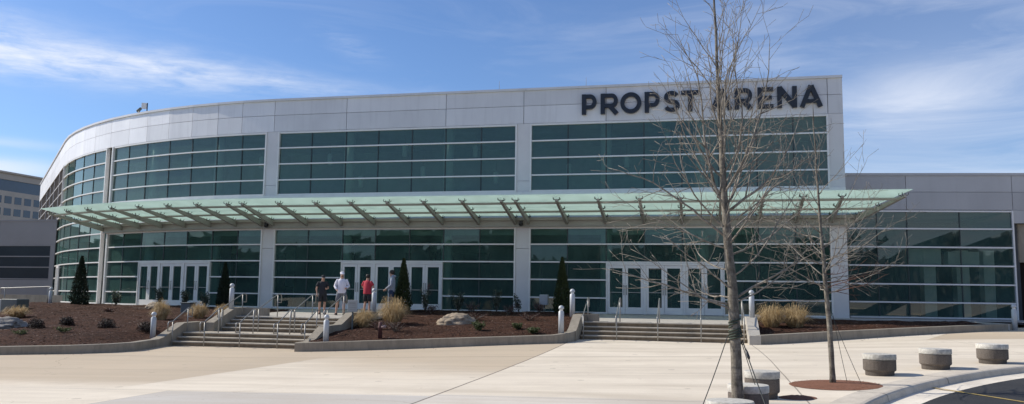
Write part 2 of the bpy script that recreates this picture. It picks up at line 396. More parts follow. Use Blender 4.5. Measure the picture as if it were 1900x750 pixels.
# ------------------------------------------------------------------ the ground surface
CPTS = [(-11, -10.5, -1.18), (-8, -10.5, -1.165), (-5, -10.5, -1.16), (-5.3, -12, -1.17), (3.1, -9.5, -.8), (3.4, -7.5, -.755), (6, -7.5, -.76), (9, -7.5, -.765), (9.2, -8.6, -.75), (14, -5.7, -.5), (19, -2.5, -.28), (-10.2, -13.5, -1.22), (-13.8, -14.7, -1.3), (-20, -17, -1.42), (7.5, -37, -.95), (3.4, -24.6, -.95), (9, -24, -.87), (11, -19, -.72), (12.2, -17.6, -.63), (13.6, -16.5, -.56), (-5, -26, -1.1), (24, -8, -.3), (20, -38, -.85), (20, -18, -.55), (-20, -34, -1.25), (22, -28, -.75)]
def _tps():
    n = len(CPTS); A = np.zeros((n + 3, n + 3)); b = np.zeros(n + 3)
    for i in range(n):
        for j in range(n):
            r2 = (CPTS[i][0] - CPTS[j][0]) ** 2 + (CPTS[i][1] - CPTS[j][1]) ** 2
            A[i, j] = 0 if r2 < 1e-9 else r2 * math.log(r2) * .5
        A[i, i] += 2.0
        A[i, n:] = [1, CPTS[i][0], CPTS[i][1]]; A[n:, i] = [1, CPTS[i][0], CPTS[i][1]]; b[i] = CPTS[i][2]
    return np.linalg.solve(A, b)
_W = _tps(); _XY = np.array([(a, b) for a, b, c in CPTS])
def zg(x, y):
    x = min(max(x, -24), 26); y = min(max(y, -40), -1)
    r2 = (_XY[:, 0] - x) ** 2 + (_XY[:, 1] - y) ** 2
    return float((_W[:-3] * np.where(r2 < 1e-9, 0, r2 * np.log(np.maximum(r2, 1e-9)) * .5)).sum() + _W[-3] + _W[-2] * x + _W[-1] * y)

RC = (22.5, -28.15); RR = 13.95   # centre and radius of the turning circle
def ringmesh(name, radii, dz, mat, n=220, label=None):
    mb = MB(); vs = []; fs = []
    for i, r in enumerate(radii):
        for k in range(n):
            a = 2 * PI * k / n; x = RC[0] + r * math.cos(a); y = RC[1] + r * math.sin(a)
            vs.append((x, y, zg(x, y) + (dz[i] if isinstance(dz, list) else dz)))
    for i in range(len(radii) - 1):
        for k in range(n):
            a = i * n + k; b = i * n + (k + 1) % n; fs.append((a, a + n, b + n, b))
    mb.add(vs, fs, 0, True)
    return mb.build(name, mat, kind='structure')
radii = [RR + .002]
while radii[-1] < 90: radii.append(radii[-1] + max(.4, (radii[-1] - 20) * .06))
pl = ringmesh('plaza', radii, 0, M['paving'])
# kerb: rounded top, real upstand, then the gutter and the road
kb = ringmesh('kerb', [RR, RR - .40, RR - .45, RR - .475, RR - .50], [0.004, .004, -.008, -.03, -.125], M['kerb'])
for p in kb.data.polygons: p.use_smooth = False
ringmesh('gutter', [RR - .503, RR - .75, RR - 1.0], [-.125, -.135, -.122], M['gutter'])
mb = MB(); vs = []; fs = []; n = 160; rr = [RR - .998, 10, 7, 4, 1]
for r in rr:
    for k in range(n):
        a = 2 * PI * k / n; x = RC[0] + r * math.cos(a); y = RC[1] + r * math.sin(a); vs.append((x, y, zg(x, y) - .12))
for i in range(len(rr) - 1):
    for k in range(n):
        a = i * n + k; b = i * n + (k + 1) % n; fs.append((a, a + n, b + n, b))
fs.append(tuple((len(rr) - 1) * n + k for k in range(n)))
mb.add(vs, fs, 0, True); mb.build('road', M['asphalt'], kind='structure')
mb = MB()
for k, ang in enumerate((112, 128, 141, 153, 165)):
    mb = MB(); pr_ = []
    for r_, dz_ in ((RR + .0, .0045), (RR - .395, .0055), (RR - .448, -.0035), (RR - .478, -.028), (RR - .5035, -.12)):
        row = []
        for da in (-.028, .028):
            a_ = R_(ang + da); x = RC[0] + (r_ - .002) * math.cos(a_); y = RC[1] + (r_ - .002) * math.sin(a_); row.append((x, y, zg(x, y) + dz_ + .002))
        pr_.append(row)
    mb.add(sum(pr_, []), [(2 * i, 2 * i + 2, 2 * i + 3, 2 * i + 1) for i in range(4)]); mb.build('kerb_joint', M['brown'], kind='structure')
mb = MB()
A = Vector((11.62, -20.2)); B = Vector((13.6, -23.9)); d = (B - A).normalized(); q = Vector((-d.y, d.x)) * .032
K = 14
for i in range(K):
    p0 = A + (B - A) * i / K; p1 = A + (B - A) * (i + 1) / K
    mb.add([(p.x, p.y, zg(p.x, p.y) - .113) for p in (p0 - q, p1 - q, p1 + q, p0 + q)], [(0, 1, 2, 3)])
mb.build('road_marking', M['yellow'], kind='structure')
mb = MB(); vs = [(0, 0, -2.2)]; 
for k in range(64): vs.append((1500 * math.cos(2 * PI * k / 64), 1500 * math.sin(2 * PI * k / 64), -2.2))
mb.add(vs, [(0, k + 1, (k + 1) % 64 + 1) for k in range(64)]); mb.build('ground', M['field'], kind='structure')

# ------------------------------------------------------------------ facade path
ARC0 = -12.4; AR = 27.5
def path0(s, off=0):
    x = 13.53 - s
    if x > ARC0: return (x, -off)
    a = (ARC0 - x) / AR
    if a <= PI / 4: return (ARC0 - (AR + off) * math.sin(a), AR - (AR + off) * math.cos(a))
    t = (a - PI / 4) * AR; q = math.sqrt(.5)
    return (ARC0 - (AR + off) * q - t * q, AR - (AR + off) * q + t * q)
RX = [13.53, 12.92, 11.49, 9.98, 8.37, 6.8, 5.16, 3.48, 1.75, 0.0]
MX = [-.61, -2.32, -4.05, -5.71, -7.41, -9.07, -10.86, -12.63]
RS = [13.53 - x for x in RX]; MS = [13.53 - x for x in MX]
LS = [26.78, 28.2, 29.70, 31.32, 32.92, 34.70, 36.30, 37.82]
LLS = [38.48, 40.2, 41.9, 43.75, 45.6, 47.5]
BS = [47.5, 51.6, 56.2, 60.2, 64.4, 70.8, 74.0]
BRK = sorted(set([round(s, 4) for s in RS + MS + LS + LLS + BS] + [round(47.5 + .0, 4)]))
def P(s, off, z):
    import bisect
    i = bisect.bisect_right(BRK, s + 1e-6)
    if i == 0 or i >= len(BRK): x, y = path0(s, off); return (x, y, z)
    a, b = BRK[i - 1], BRK[i]
    t = (s - a) / (b - a); A = path0(a, off); B = path0(b, off)
    return (A[0] + (B[0] - A[0]) * t, A[1] + (B[1] - A[1]) * t, z)
def cuts(s0, s1): return [s0] + [b for b in BRK if s0 + 1e-3 < b < s1 - 1e-3] + [s1]
def strip(mb, s0, s1, z0, z1, o0, o1, mi=0):
    """solid band along the facade; s grows to the left, o1 is the outer face"""
    c = cuts(s0, s1)
    vs = []; fs = []
    for s in c: vs += [P(s, o0, z0), P(s, o1, z0), P(s, o1, z1), P(s, o0, z1)]
    for i in range(len(c) - 1):
        a = 4 * i; b = a + 4
        fs += [(a + 1, a + 2, b + 2, b + 1), (a + 2, a + 3, b + 3, b + 2), (a + 3, a, b, b + 3), (a, a + 1, b + 1, b)]
    e = 4 * (len(c) - 1)
    fs += [(0, 3, 2, 1), (e, e + 1, e + 2, e + 3)]
    mb.add(vs, fs, mi)
ZL = [0.0, .686, 1.481, 2.267, 3.062, 3.842]
ZU = [5.451, 6.215, 7.007, 7.798, 8.60]
arena = thing('arena_building', 'long curved arena hall of silver metal panels and teal glass with a glass canopy', 'building', (0, 0, 0))

# core walls, roof, rear, interior shell
mb = MB()
strip(mb, 0, 74, 8.64, 10.15, -.55, -.035)
mb.box(13.0, 13.5, .56, 22, -.6, 10.14)
core = mb.build('wall', M['seam'], arena)
mb = MB()
for zz0, zz1 in ((-.6, 5.2), (5.22, 8.6), (8.62, 10.15)):
    for yy0, yy1 in ((.02, 6.98), (7.0, 14), (14.02, 22)):
        mb.box(13.502, 13.53, yy0, yy1, zz0, zz1)
mb.build('side_cladding', M['fascia'], arena)
mb = MB()
c = cuts(0, 74); top = [P(s, -.3, 10.1) for s in c]; n = len(top)
back = [(top[-1][0], 40, 10.1), (13.4, 40, 10.1)]
mb.add(top + back, [tuple(range(len(top) + 2))][:1]); mb.build('roof', M['int_dark'], arena)
mb = MB(); strip(mb, 0, 74, 10.153, 10.26, -.6, .10); mb.build('parapet_cap', M['fascia'], arena)
# fascia panels, two rows between seams
seams = [0, 13.53 - 12.92, 5.16 + 0, 8.37, 13.53 - 1.75 + .01]
seams = [.02, .61, 13.53 - 8.37, 13.53 - 3.48, 13.53 + .31, 13.53 + 4.05, 13.53 + 9.07] + [26.42, 28.24, 29.70, 31.36, 33.0, 34.73, 36.32, 38.2, 40.18, 41.95, 43.8, 45.65, 47.5, 51.6, 56.2, 60.2, 64.4, 70.8, 73.9]
for a, b in zip(seams, seams[1:]):
    for z0, z1 in ((8.615, 9.428), (9.446, 10.148)):
        mb = MB(); strip(mb, a + .012, b - .012, z0, z1, -.032, .03)
        mb.build('fascia_panel', M['fascia' if a < 26.3 else 'fascia_sunlit_low' if a < 29.6 else 'fascia_sunlit_mid' if a < 32.9 else 'fascia_sunlit_high'], arena)
# interior
mb = MB(); strip(mb, .6, 46, -.3, -.02, -9, -.25); strip(mb, .6, 46, 4.0, 5.1, -9, -.30); mb.build('interior_floor', M['int_floor'], arena)
mb = MB(); strip(mb, .6, 46, 3.5, 3.98, -9, -.30); strip(mb, .6, 46, 8.72, 9.0, -9, -.32); mb.build('interior_ceiling', M['int_ceil'], arena)
mb = MB(); strip(mb, .6, 47, -.2, 3.75, -9.2, -9.0); strip(mb, .6, 47, 5.05, 8.8, -7.2, -7.0); strip(mb, 46.9, 47.1, -.3, 8.8, -9.3, -.4); strip(mb, .4, .6, -.3, 8.8, -9.3, -.4)
mb.build('interior_wall', M['int_wall'], arena)
for s, w in ((6, 2.2), (9.5, 1.2), (17, 3), (20.2, 1.5), (23.5, 2.4), (30, 2.2), (35, 2.5)):
    mb = MB(); strip(mb, s, s + w, 0, 3.0, -6.5, -6.3); mb.build('interior_partition', M['int_dark'], arena)
for s in (3.0, 11.8, 15.2, 22.3, 27.6, 33.2):
    mb = MB(); strip(mb, s, s + 1.0, 0, 1.1, -4.4, -3.6); mb.build('counter', M['int_dark'], arena)
for s, w, z in ((22.7, 3.2, 3.4), (.9, 3.2, 2.25), (10.3, 3.0, 2.25), (14.4, 2.8, 2.25), (27.0, 2.6, 2.2), (30.0, 4.4, 2.2), (18.0, 4.2, 2.2), (35.2, 2.2, 2.2)):
    mb = MB(); strip(mb, s, s + w, .01, z, -1.75, -1.7); mb.build('interior_partition', M['int_dark'], arena)
for s, w in ((8.2, 1.4), (4.6, 1.1), (19.3, 1.0), (31.4, 1.2)):
    mb = MB(); strip(mb, s, s + w, 1.9, 3.4, -3.3, -3.26); mb.build('interior_banner', M['int_mauve'], arena)
for s in (5.9, 10.1, 17.55, 22.6, 29.9, 34.6, 39.4, 43.0):
    x, y, _ = P(s, -.50, 0)
    mb = MB(); mb.lathe([(.26, -.02), (.26, 3.5)], (x, y, 0), 20); mb.lathe([(.26, 5.1), (.26, 8.72)], (x, y, 0), 20)
    mb.build('interior_column', M['int_col'], arena)

# windows: white frame of rails and posts, dark joints, panes
def window(s0, s1, zs, joints, skip=None, glass='glass', posts=True):
    mb = MB()
    fw = .075
    for i, z in enumerate(zs):
        if i == 0: a, b = z + .001, z + .075
        elif i == len(zs) - 1: a, b = z - .085, z - .001
        else: a, b = z - .031, z + .031
        segs = [(s0 + fw, s1 - fw)]
        if skip and z < skip[2] - .06:
            segs = [(s0 + fw, skip[0] - .002), (skip[1] + .002, s1 - fw)]
        for u, v in segs:
            if v - u > .05: strip(mb, u, v, a, b, -.10, .035)
    if posts:
        strip(mb, s0, s0 + fw, zs[0], zs[-1], -.12, .075); strip(mb, s1 - fw, s1, zs[0], zs[-1], -.12, .075)
    md = mb
    for j in joints:
        z0 = zs[0] + .08
        if skip and skip[0] - .03 < j < skip[1] + .03: z0 = skip[2] + .04
        for k in range(len(zs) - 1):
            za, zb = max(zs[k] + .08 if k == 0 else zs[k] + .032, z0), (zs[k + 1] - .032 if k < len(zs) - 2 else zs[k + 1] - .086)
            if zb - za > .1: strip(md, j - .022, j + .022, za, zb, -.09, -.018, 1)
    o = mb.build('window', [M['white'], M['dark_line']], arena)
    mg = MB()
    cs = [s0 + .01] + list(joints) + [s1 - .01]
    for a, b in zip(cs, cs[1:]):
        for k in range(len(zs) - 1):
            if skip and a > skip[0] - .05 and b < skip[1] + .05 and zs[k + 1] < skip[2] + .02: continue
            t1, t2, t3 = (rnd.uniform(-.008, .008) for _ in range(3))
            pa, pb = P(a, -.045, zs[k]), P(b, -.045, zs[k])
            pc, pd = P(b, -.045, zs[k + 1]), P(a, -.045, zs[k + 1])
            mg.add([(pa[0], pa[1] + t1, pa[2]), (pb[0], pb[1] + t2, pb[2]), (pc[0], pc[1] + t3, pc[2]), (pd[0], pd[1] + t1 + t3 - t2, pd[2])], [(0, 3, 2, 1)])
    mg.build('glazing', M[glass], o)
    return o
DR = (13.53 - 8.55, 13.53 - 3.48, 2.267); DM = (13.53 + 4.05, 13.53 + 9.07, 2.267); DL = (29.70, 34.70, 2.267)
window(RS[1], RS[-1], ZU, RS[2:-1]); window(MS[0], MS[-1], ZU, MS[1:-1]); window(LS[0], LS[-1], ZU, LS[1:-1]); 
RSd = [s for s in RS[2:-1] if abs(s - DR[0]) > .3]
window(RS[1], RS[-1], ZL, sorted(RSd + [DR[0]]), DR); window(MS[0], MS[-1], ZL, MS[1:-1], DM); window(LS[0], LS[-1], ZL, LS[1:-1], DL)
DS = (45.9, 46.9, 2.267)
window(LLS[0], 50.1, ZL + [4.64, 5.40], LLS[1:])
window(LLS[0], LLS[-1] - .02, ZU, LLS[1:-1])

# doors: pairs of leaves
def door_group(g, pairs):
    s1, s0, zt = g[1], g[0], g[2]
    w = (s1 - s0) / pairs
    fr = MB(); fr_segs = [s0 + w * i for i in range(pairs + 1)]
    for i, s in enumerate(fr_segs):
        h = .05
        strip(fr, max(s - h, s0), min(s + h, s1), 0.001, zt - .041, -.11, .082)
    for a, b in zip(fr_segs, fr_segs[1:]): strip(fr, a + .051, b - .051, zt - .12, zt - .041, -.11, .080)
    fr.build('door_frame', M['white'], arena)
    for a, b in zip(fr_segs, fr_segs[1:]):
        m = (a + b) / 2
        for u, v, hinge in ((a + .056, m - .006, -1), (m + .006, b - .056, 1)):
            lm = MB(); st = .115; zb, z2 = .012, zt - .126
            strip(lm, u, u + st, zb, z2, -.03, .045); strip(lm, v - st, v, zb, z2, -.03, .045)
            strip(lm, u + st, v - st, zb, .30, -.03, .043); strip(lm, u + st, v - st, z2 - .14, z2, -.03, .043)
            d = lm.build('door', M['white'], arena)
            gm = MB(); gm.add([P(u + st, .005, .30), P(v - st, .005, .30), P(v - st, .005, z2 - .14), P(u + st, .005, z2 - .14)], [(0, 3, 2, 1)])
            strip(gm, u + st, v - st, .93, .965, .008, .03, 1)
            gm.build('door_pane', [M['door_glass'], M['steel']], d)
            hm = MB(); hs = (v - .05) if hinge < 0 else (u + .05)
            hm.tube([P(hs, .045, .85), P(hs, .10, .85), P(hs, .10, 1.25), P(hs, .045, 1.25)], .016, 6); hm.build('handle', M['steel'], d)
door_group(DR, 3); door_group(DM, 3); door_group(DL, 3)
# single white door at the end of the curve
lm = MB(); a, b = 45.75, 46.95
strip(lm, a, a + .14, 0.08, 2.2, .06, .13); strip(lm, b - .14, b, 0.08, 2.2, .06, .13); strip(lm, a + .14, b - .14, 2.08, 2.2, .06, .125); strip(lm, a + .14, b - .14, .08, .34, .06, .125); strip(lm, a + .52, a + .66, .34, 2.08, .06, .125)
d = lm.build('door', M['white'], arena)
gm = MB(); gm.add([P(a + .14, .08, .34), P(b - .14, .08, .34), P(b - .14, .08, 2.08), P(a + .14, .08, 2.08)], [(0, 3, 2, 1)]); gm.build('door_pane', M['door_glass'], d)

# pilasters between the bays
def pilaster(s0, s1, o=.02):
    for z0, z1 in ((-.3, 2.86), (2.875, 3.84), (5.452, 5.95), (5.962, 8.605)) if s0 < 37 else ((-.3, 2.86), (2.875, 5.3), (5.312, 8.605)):
        mb = MB(); strip(mb, s0 + .004, s1 - .004, z0, z1, -.35, o); mb.build('pilaster_panel', M['pilaster'], arena)
pilaster(RS[-1], MS[0]); pilaster(MS[-1], LS[0]); pilaster(LS[-1], LLS[0], -.24)
mb = MB(); strip(mb, LS[-1] - .03, LS[-1] + .05, -.2, 8.6, -.30, .085); strip(mb, LS[-1] + .055, LS[-1] + .20, -.2, 8.6, -.23, -.10); mb.build('jamb', M['white'], arena)
[None for _ in ()]; pilaster(0.0, RS[1], .028)
# spandrel band behind the canopy and white sill strip with its bolts
mb = MB(); strip(mb, 0, 38.1, 4.262, 4.98, -.28, .02); strip(mb, 0, 38.1, 3.842, 4.26, -.28, .0); mb.build('spandrel', M['pilaster'], arena)
for a, b in ((0.0, RS[-1] + .3), (RS[-1] + .31, MS[-1] + .3), (MS[-1] + .31, LS[-1] + .3), (LS[-1] + .31, 38.46)):
    mb = MB(); strip(mb, a, b, 4.985, 5.449, -.28, .05); mb.build('sill_band', M['white'], arena)
# brown panels on the far straight side, with thin white grid
for a, b in zip(BS, BS[1:]):
    mb = MB(); strip(mb, a + .05, b - .05, 5.41, 8.60, -.12, -.04); strip(mb, max(a, 50.15) + .05, b - .05, -.6, 5.40, -.12, -.04); mb.build('brown_cladding', M['brown'], arena)
mb = MB()
for z in ZU[1:-1]: strip(mb, 47.5, 74, z - .03, z + .03, -.038, -.01)
for s in BS[1:]: strip(mb, s - .05, s + .05, 5.0, 8.6, -.038, .0)
mb.build('cladding_grid', M['pilaster'], arena)

# canopy ------------------------------------------------------------------
can = thing('canopy_holder', '', '')
bpy.data.objects.remove(can)
mb = MB(); strip(mb, -.3, 38.15, 4.13, 4.262, .052, .26); strip(mb, -.3, 38.15, 3.86, 4.128, .052, .17)
strip(mb, -.3, 38.15, 3.83, 3.858, .052, .23)
canopy = mb.build('canopy', M['steel'], arena)
def zr(o): return 4.22 + (4.74 - 4.22) * (o - .2) / 2.8
def rafter_between(bs, ts, tip=3.05):
    mb = MB(); A = Vector(P(bs, .18, 0)); B = Vector(P(ts, tip, 0)); d = (B - A); dn = Vector((-d.y, d.x, 0)).normalized() * .055
    prof = [(0, 4.24, 3.93), (.5, zr(.2 + .5 * (tip - .2)) - .01, zr(.2 + .5 * (tip - .2)) - .20), (1, zr(tip) - .01, zr(tip) - .10)]
    vs = []
    for t, zt, zb in prof:
        c = A + d * t
        for q in (-dn, dn):
            vs += [(c.x + q.x, c.y + q.y, zb), (c.x + q.x, c.y + q.y, zt)]
    fs = []
    for i in range(2):
        a = 4 * i; b = a + 4
        fs += [(a, a + 1, b + 1, b), (a + 2, b + 2, b + 3, a + 3), (a + 1, a + 3, b + 3, b + 1), (a, b, b + 2, a + 2)]
    fs += [(0, 2, 3, 1), (8, 9, 11, 10)]
    mb.add(vs, fs)
    mb.build('rafter', M['steel'], canopy)
    # spider fittings that clamp the glass
    for t in (.97, .52, .1):
        c = A + d * t; z = zr(.2 + t * (tip - .2)); fm = MB()
        for q in (-1, 1):
            for e in (-.10, .10):
                p = c + dn.normalized() * q * .13 + d.normalized() * e
                fm.tube([(c.x, c.y, z - .06), (p.x, p.y, z + .005), (p.x, p.y, z + .085)], .016, 5)
        fm.build('glass_clamp', M['camera'], canopy)
base_s = [RS[1], RS[2], RS[3], RS[4], RS[5], RS[6], RS[7], RS[8], RS[9], MS[0], MS[1], MS[2], MS[3], MS[4], MS[5], MS[6], MS[7]]
tips_s = list(base_s)
base_s += [26.78, 28.2, 29.7, 31.32, 32.92, 34.6, 36.2]; tips_s += [26.86, 28.32, 29.84, 31.46, 33.14, 34.8, 36.46]
for a, b in zip(base_s, tips_s): rafter_between(a, b)
rafter_between(-.32, -1.63, 3.05); rafter_between(38.08, 38.16, 3.05)
def cs(s, o):  # canopy end lines run obliquely
    t = (o - .2) / 2.85
    lo = -.32 - 1.34 * t; hi = 38.12 + .06 * t
    return min(max(s, lo), hi)
for o, r in ((2.72, .055), (1.45, .05)):
    mb = MB(); c = [cs(-9, o)] + [s for s in BRK if 0 < s < 38] + [cs(60, o)]
    mb.tube([P(s, o, zr(o) - .07) for s in c], r, 6, smooth=False); mb.build('purlin', M['steel'], canopy)
tl = sorted(base_s); edges = [-9] + tl + [60]
for a, b in zip(edges, edges[1:]):
    if b - a < .02: continue
    for o0, o1 in ((.22, 1.62), (1.64, 3.42)):
        mb = MB(); g = .008; vs = []
        for dz in (.07, .088):
            for o in (o0, o1):
                for s in (a, b): 
                    q = cs(s, o); q += (g if s == a else -g)
                    vs.append(P(q, o, zr(o) + dz))
        mb.add(vs, [(0, 1, 3, 2), (4, 6, 7, 5), (0, 4, 5, 1), (2, 3, 7, 6), (0, 2, 6, 4), (1, 5, 7, 3)])
        mb.build('glass_panel', M['canopy_glass'], canopy)
ancs = []
for s in tl: ancs.append((s + .1, 5.10, 1))
for a, b in zip(tl, tl[1:]):
    if b - a > 1: ancs.append(((a + b) / 2, 5.22, 0))
for s, z, k in ancs:
    mb = MB(); p = Vector(P(s, .05, z)); q = Vector(P(s, .17, z - (.05 if k else 0)))
    mb.tube([p, p + (q - p) * .3, p + (q - p) * .31, q], [.05, .05, .028, .026] if k else [.055, .055, .04, .035], 8)
    mb.build('tie_anchor', M['steel'], canopy)
# ------------------------------------------------------------------ lettering on the fascia
sign = thing('building_sign', 'large black raised capital letters spelling PROPST ARENA on the parapet', 'sign', (7.5, -.04, 8.9))
YF = -.04
def ribbon(pts, w, closed=False):
    """flat stroke outline along a polyline (2d), returns quads"""
    n = len(pts); L = []; Rr = []
    for i in range(n):
        if closed: t = Vector(pts[(i + 1) % n]) - Vector(pts[i - 1])
        elif i == 0: t = Vector(pts[1]) - Vector(pts[0])
        elif i == n - 1: t = Vector(pts[-1]) - Vector(pts[-2])
        else: t = (Vector(pts[i + 1]) - Vector(pts[i])).normalized() + (Vector(pts[i]) - Vector(pts[i - 1])).normalized()
        t.normalize(); q = Vector((-t.y, t.x)) * w / 2
        L.append(Vector(pts[i]) + q); Rr.append(Vector(pts[i]) - q)
    return L, Rr
def stroke3d(mb, pts, w, y0, y1, closed=False):
    L, Rr = ribbon(pts, w, closed); n = len(pts); vs = []; fs = []
    for i in range(n):
        vs += [(L[i].x, y0, L[i].y), (Rr[i].x, y0, Rr[i].y), (Rr[i].x, y1, Rr[i].y), (L[i].x, y1, L[i].y)]
    m = n if closed else n - 1
    for i in range(m):
        a = 4 * i; b = 4 * ((i + 1) % n)
        fs += [(a, b, b + 1, a + 1), (a + 1, b + 1, b + 2, a + 2), (a + 2, b + 2, b + 3, a + 3), (a + 3, b + 3, b, a)]
    if not closed: fs += [(0, 1, 2, 3), (4 * (n - 1), 4 * n - 1, 4 * n - 2, 4 * n - 3)]
    mb.add(vs, fs)
def arcp(cx, cz, rx, rz, a0, a1, n=12):
    return [(cx + rx * math.cos(R_(a0 + (a1 - a0) * i / n)), cz + rz * math.sin(R_(a0 + (a1 - a0) * i / n))) for i in range(n + 1)]
def letter(ch, x0, x1):
    W = x1 - x0; zb, zt = 8.905, 9.835; H = zt - zb; t = .190; mb = MB(); front = YF - .16
    cnt = [0]
    def S(pts, w=t, closed=False):
        cnt[0] += 1; stroke3d(mb, pts, w, YF - .001, front + .003 * cnt[0], closed)
    h = t / 2
    if ch in 'PR':
        zm = zb + (.36 if ch == 'P' else .40) * H; rz = (zt - h - zm - 0) / 2; cz = zm + rz
        S([(x0 + h, zb), (x0 + h, zt)])
        right = x1 - h - (.02 if ch == 'P' else .05)
        S([(x0 + t * .6, zt - h), (right - rz * .80, zt - h)] + arcp(right - rz * .80, cz, rz * .80, rz, 90, -90, 12)[1:] + [(x0 + t * .6, zm)], t * .92)
        if ch == 'R': S([(x0 + W * .47, zm), (x1 - h * 1.15, zb)], t * 1.08)
    elif ch == 'O':
        S(arcp((x0 + x1) / 2, (zb + zt) / 2, W / 2 - h, H / 2 - h + .015, 0, 360, 36)[:-1], t * .96, True)
    elif ch == 'S':
        cx = (x0 + x1) / 2; r1 = (H / 2 - h) / 2 + .005; zu = zt - h - r1 + .01; zl = zb + h + r1 - .01; rx = W / 2 - h
        S(arcp(cx, zu, rx * .93, r1, 25, 90, 6) + arcp(cx, zu, rx * .95, r1, 90, 245, 12)[1:] + arcp(cx, zl, rx, r1, 65, -90, 12) + arcp(cx, zl, rx, r1, -90, -160, 6)[1:], t * .93)
    elif ch == 'T':
        S([((x0 + x1) / 2, zb), ((x0 + x1) / 2, zt - h * .5)]); S([(x0, zt - h), (x1, zt - h)], t * .95)
    elif ch == 'A':
        m = (x0 + x1) / 2
        S([(x0 + h * 1.05, zb), (m - .01, zt)], t * 1.0); S([(x1 - h * 1.05, zb), (m + .01, zt)], t * 1.0)
        S([(x0 + W * .26, zb + H * .27), (x1 - W * .26, zb + H * .27)], t * .85)
    elif ch == 'E':
        S([(x0 + h, zb), (x0 + h, zt)])
        for z, e in ((zt - h * .93, 0), ((zb + zt) / 2, .06), (zb + h * .93, 0)): S([(x0 + h, z), (x1 - e, z)], t * .92)
    elif ch == 'N':
        S([(x0 + h, zb), (x0 + h, zt)]); S([(x1 - h, zb), (x1 - h, zt)]); S([(x0 + h * .95, zt - .03), (x1 - h * .95, zb + .03)], t * 1.08)
    mb.build('letter', M['letter'], sign)
for ch, a, b in (('P', 2.40, 3.09), ('R', 3.25, 4.08), ('O', 4.13, 5.07), ('P', 5.21, 5.90), ('S', 6.04, 6.75), ('T', 6.81, 7.58), ('A', 8.06, 8.99), ('R', 9.08, 9.88), ('E', 10.05, 10.70), ('N', 10.86, 11.67), ('A', 11.77, 12.72)):
    letter(ch, a, b)

# ------------------------------------------------------------------ roof and canopy cameras, lightning rods
def security_camera(loc, rz, label):
    t = thing('security_camera', label, 'camera', loc)
    mb = MB(); mb.tube([(0, 0, 0), (0, 0, .34)], .04, 8); mb.v = [(a + loc[0], b + loc[1], c + loc[2]) for a, b, c in mb.v]; mb.build('post', M['steel'], t)
    mb = MB(); d = Vector((math.cos(rz), math.sin(rz), -.15)); c = Vector(loc) + Vector((0, 0, .36))
    mb.tube([c - d * .18, c + d * .16, c + d * .17, c + d * .22], [.08, .08, .10, .10], 10); mb.build('body', M['box'], t)
    mb = MB(); c2 = Vector(loc) + Vector((.40, .1, 0)); mb.tube([c2, c2 + Vector((0, 0, .74))], .03, 6); mb.build('mast', M['camera'], t)
    mb = MB(); mb.obox(c2 + Vector((-.12, -.1, .56)), (.13, .04, .16), .5); mb.build('antenna_panel', M['white'], t)
security_camera((-22.35, 2.35, 10.25), PI * .8, 'grey camera and small white antenna panel standing on the curved roof edge')
for (s, lab) in ((13.85, 'small black camera under the canopy at the pilaster right of the middle doors'), (26.45, 'small black camera under the canopy at the pilaster above the left steps')):
    p = P(s, .30, 3.98); t = thing('security_camera', lab, 'camera', p)
    mb = MB(); mb.box(p[0] - .06, p[0] + .06, p[1] - .08, p[1] + .10, 3.98, 4.10); mb.build('mount', M['camera'], t)
    mb = MB(); mb.lathe([(.03, -.12), (.085, -.09), (.11, -.03), (.11, .0)], (p[0], p[1] - .02, 3.975), 12); mb.build('dome', M['camera'], t)
for s, lab in ((15.1, 'thin lightning rod on the parapet left of the lettering'), (11.0, 'thin lightning rod on the parapet above the lettering')):
    p = P(s, -.3, 10.2); mb = MB(); mb.tube([(p[0], p[1], 10.24), (p[0], p[1], 10.75)], [.012, .006], 5); mb.lathe([(.05, 10.24), (.05, 10.27)], (p[0], p[1], 0), 8)
    o = mb.build('lightning_rod', M['steel']); o['label'] = lab; o['category'] = 'lightning rod'

# pendant lamps in the upper hall
pend = None; pts = [(2.6, -3.6, 7.6, 'rightmost bay'), (4.5, -2.5, 6.9, ''), (7.4, -3.0, 7.9, ''), (9.2, -2.2, 6.6, ''), (11.9, -2.6, 6.3, ''), (15.4, -2.7, 6.0, ''), (16.6, -4, 7.4, ''), (19.0, -2.4, 6.3, ''), (20.0, -2.7, 7.4, ''), (22.2, -2.4, 5.9, ''), (24.0, -3.0, 7.1, ''), (27.7, -2.4, 7.0, ''), (30.6, -2.6, 6.5, ''), (32.4, -2.4, 7.2, '')]
for i, (s, o, z, _) in enumerate(pts):
    o = -.9 + (o + 2.2) * .5
    x, y, _z = P(s, o, z)
    if pend is None:
        pend = thing('pendant_lamp', 'white cylinder pendant lamp hanging behind the upper teal glass', 'lamp', (x, y, z), 'pendant lamps behind the upper glass')
        mb = MB(); mb.lathe([(.10, 0), (.13, .02), (.13, .55), (.05, .6)], (x, y, z), 14); mb.build('shade', M['lamp'], pend)
        mb = MB(); mb.tube([(x, y, z + .6), (x, y, z + 1.1)], .012, 4); mb.build('cord', M['steel'], pend)
    else:
        copy_thing(pend, (x, y, z), 0, 'white cylinder pendant lamp hanging behind the upper teal glass')

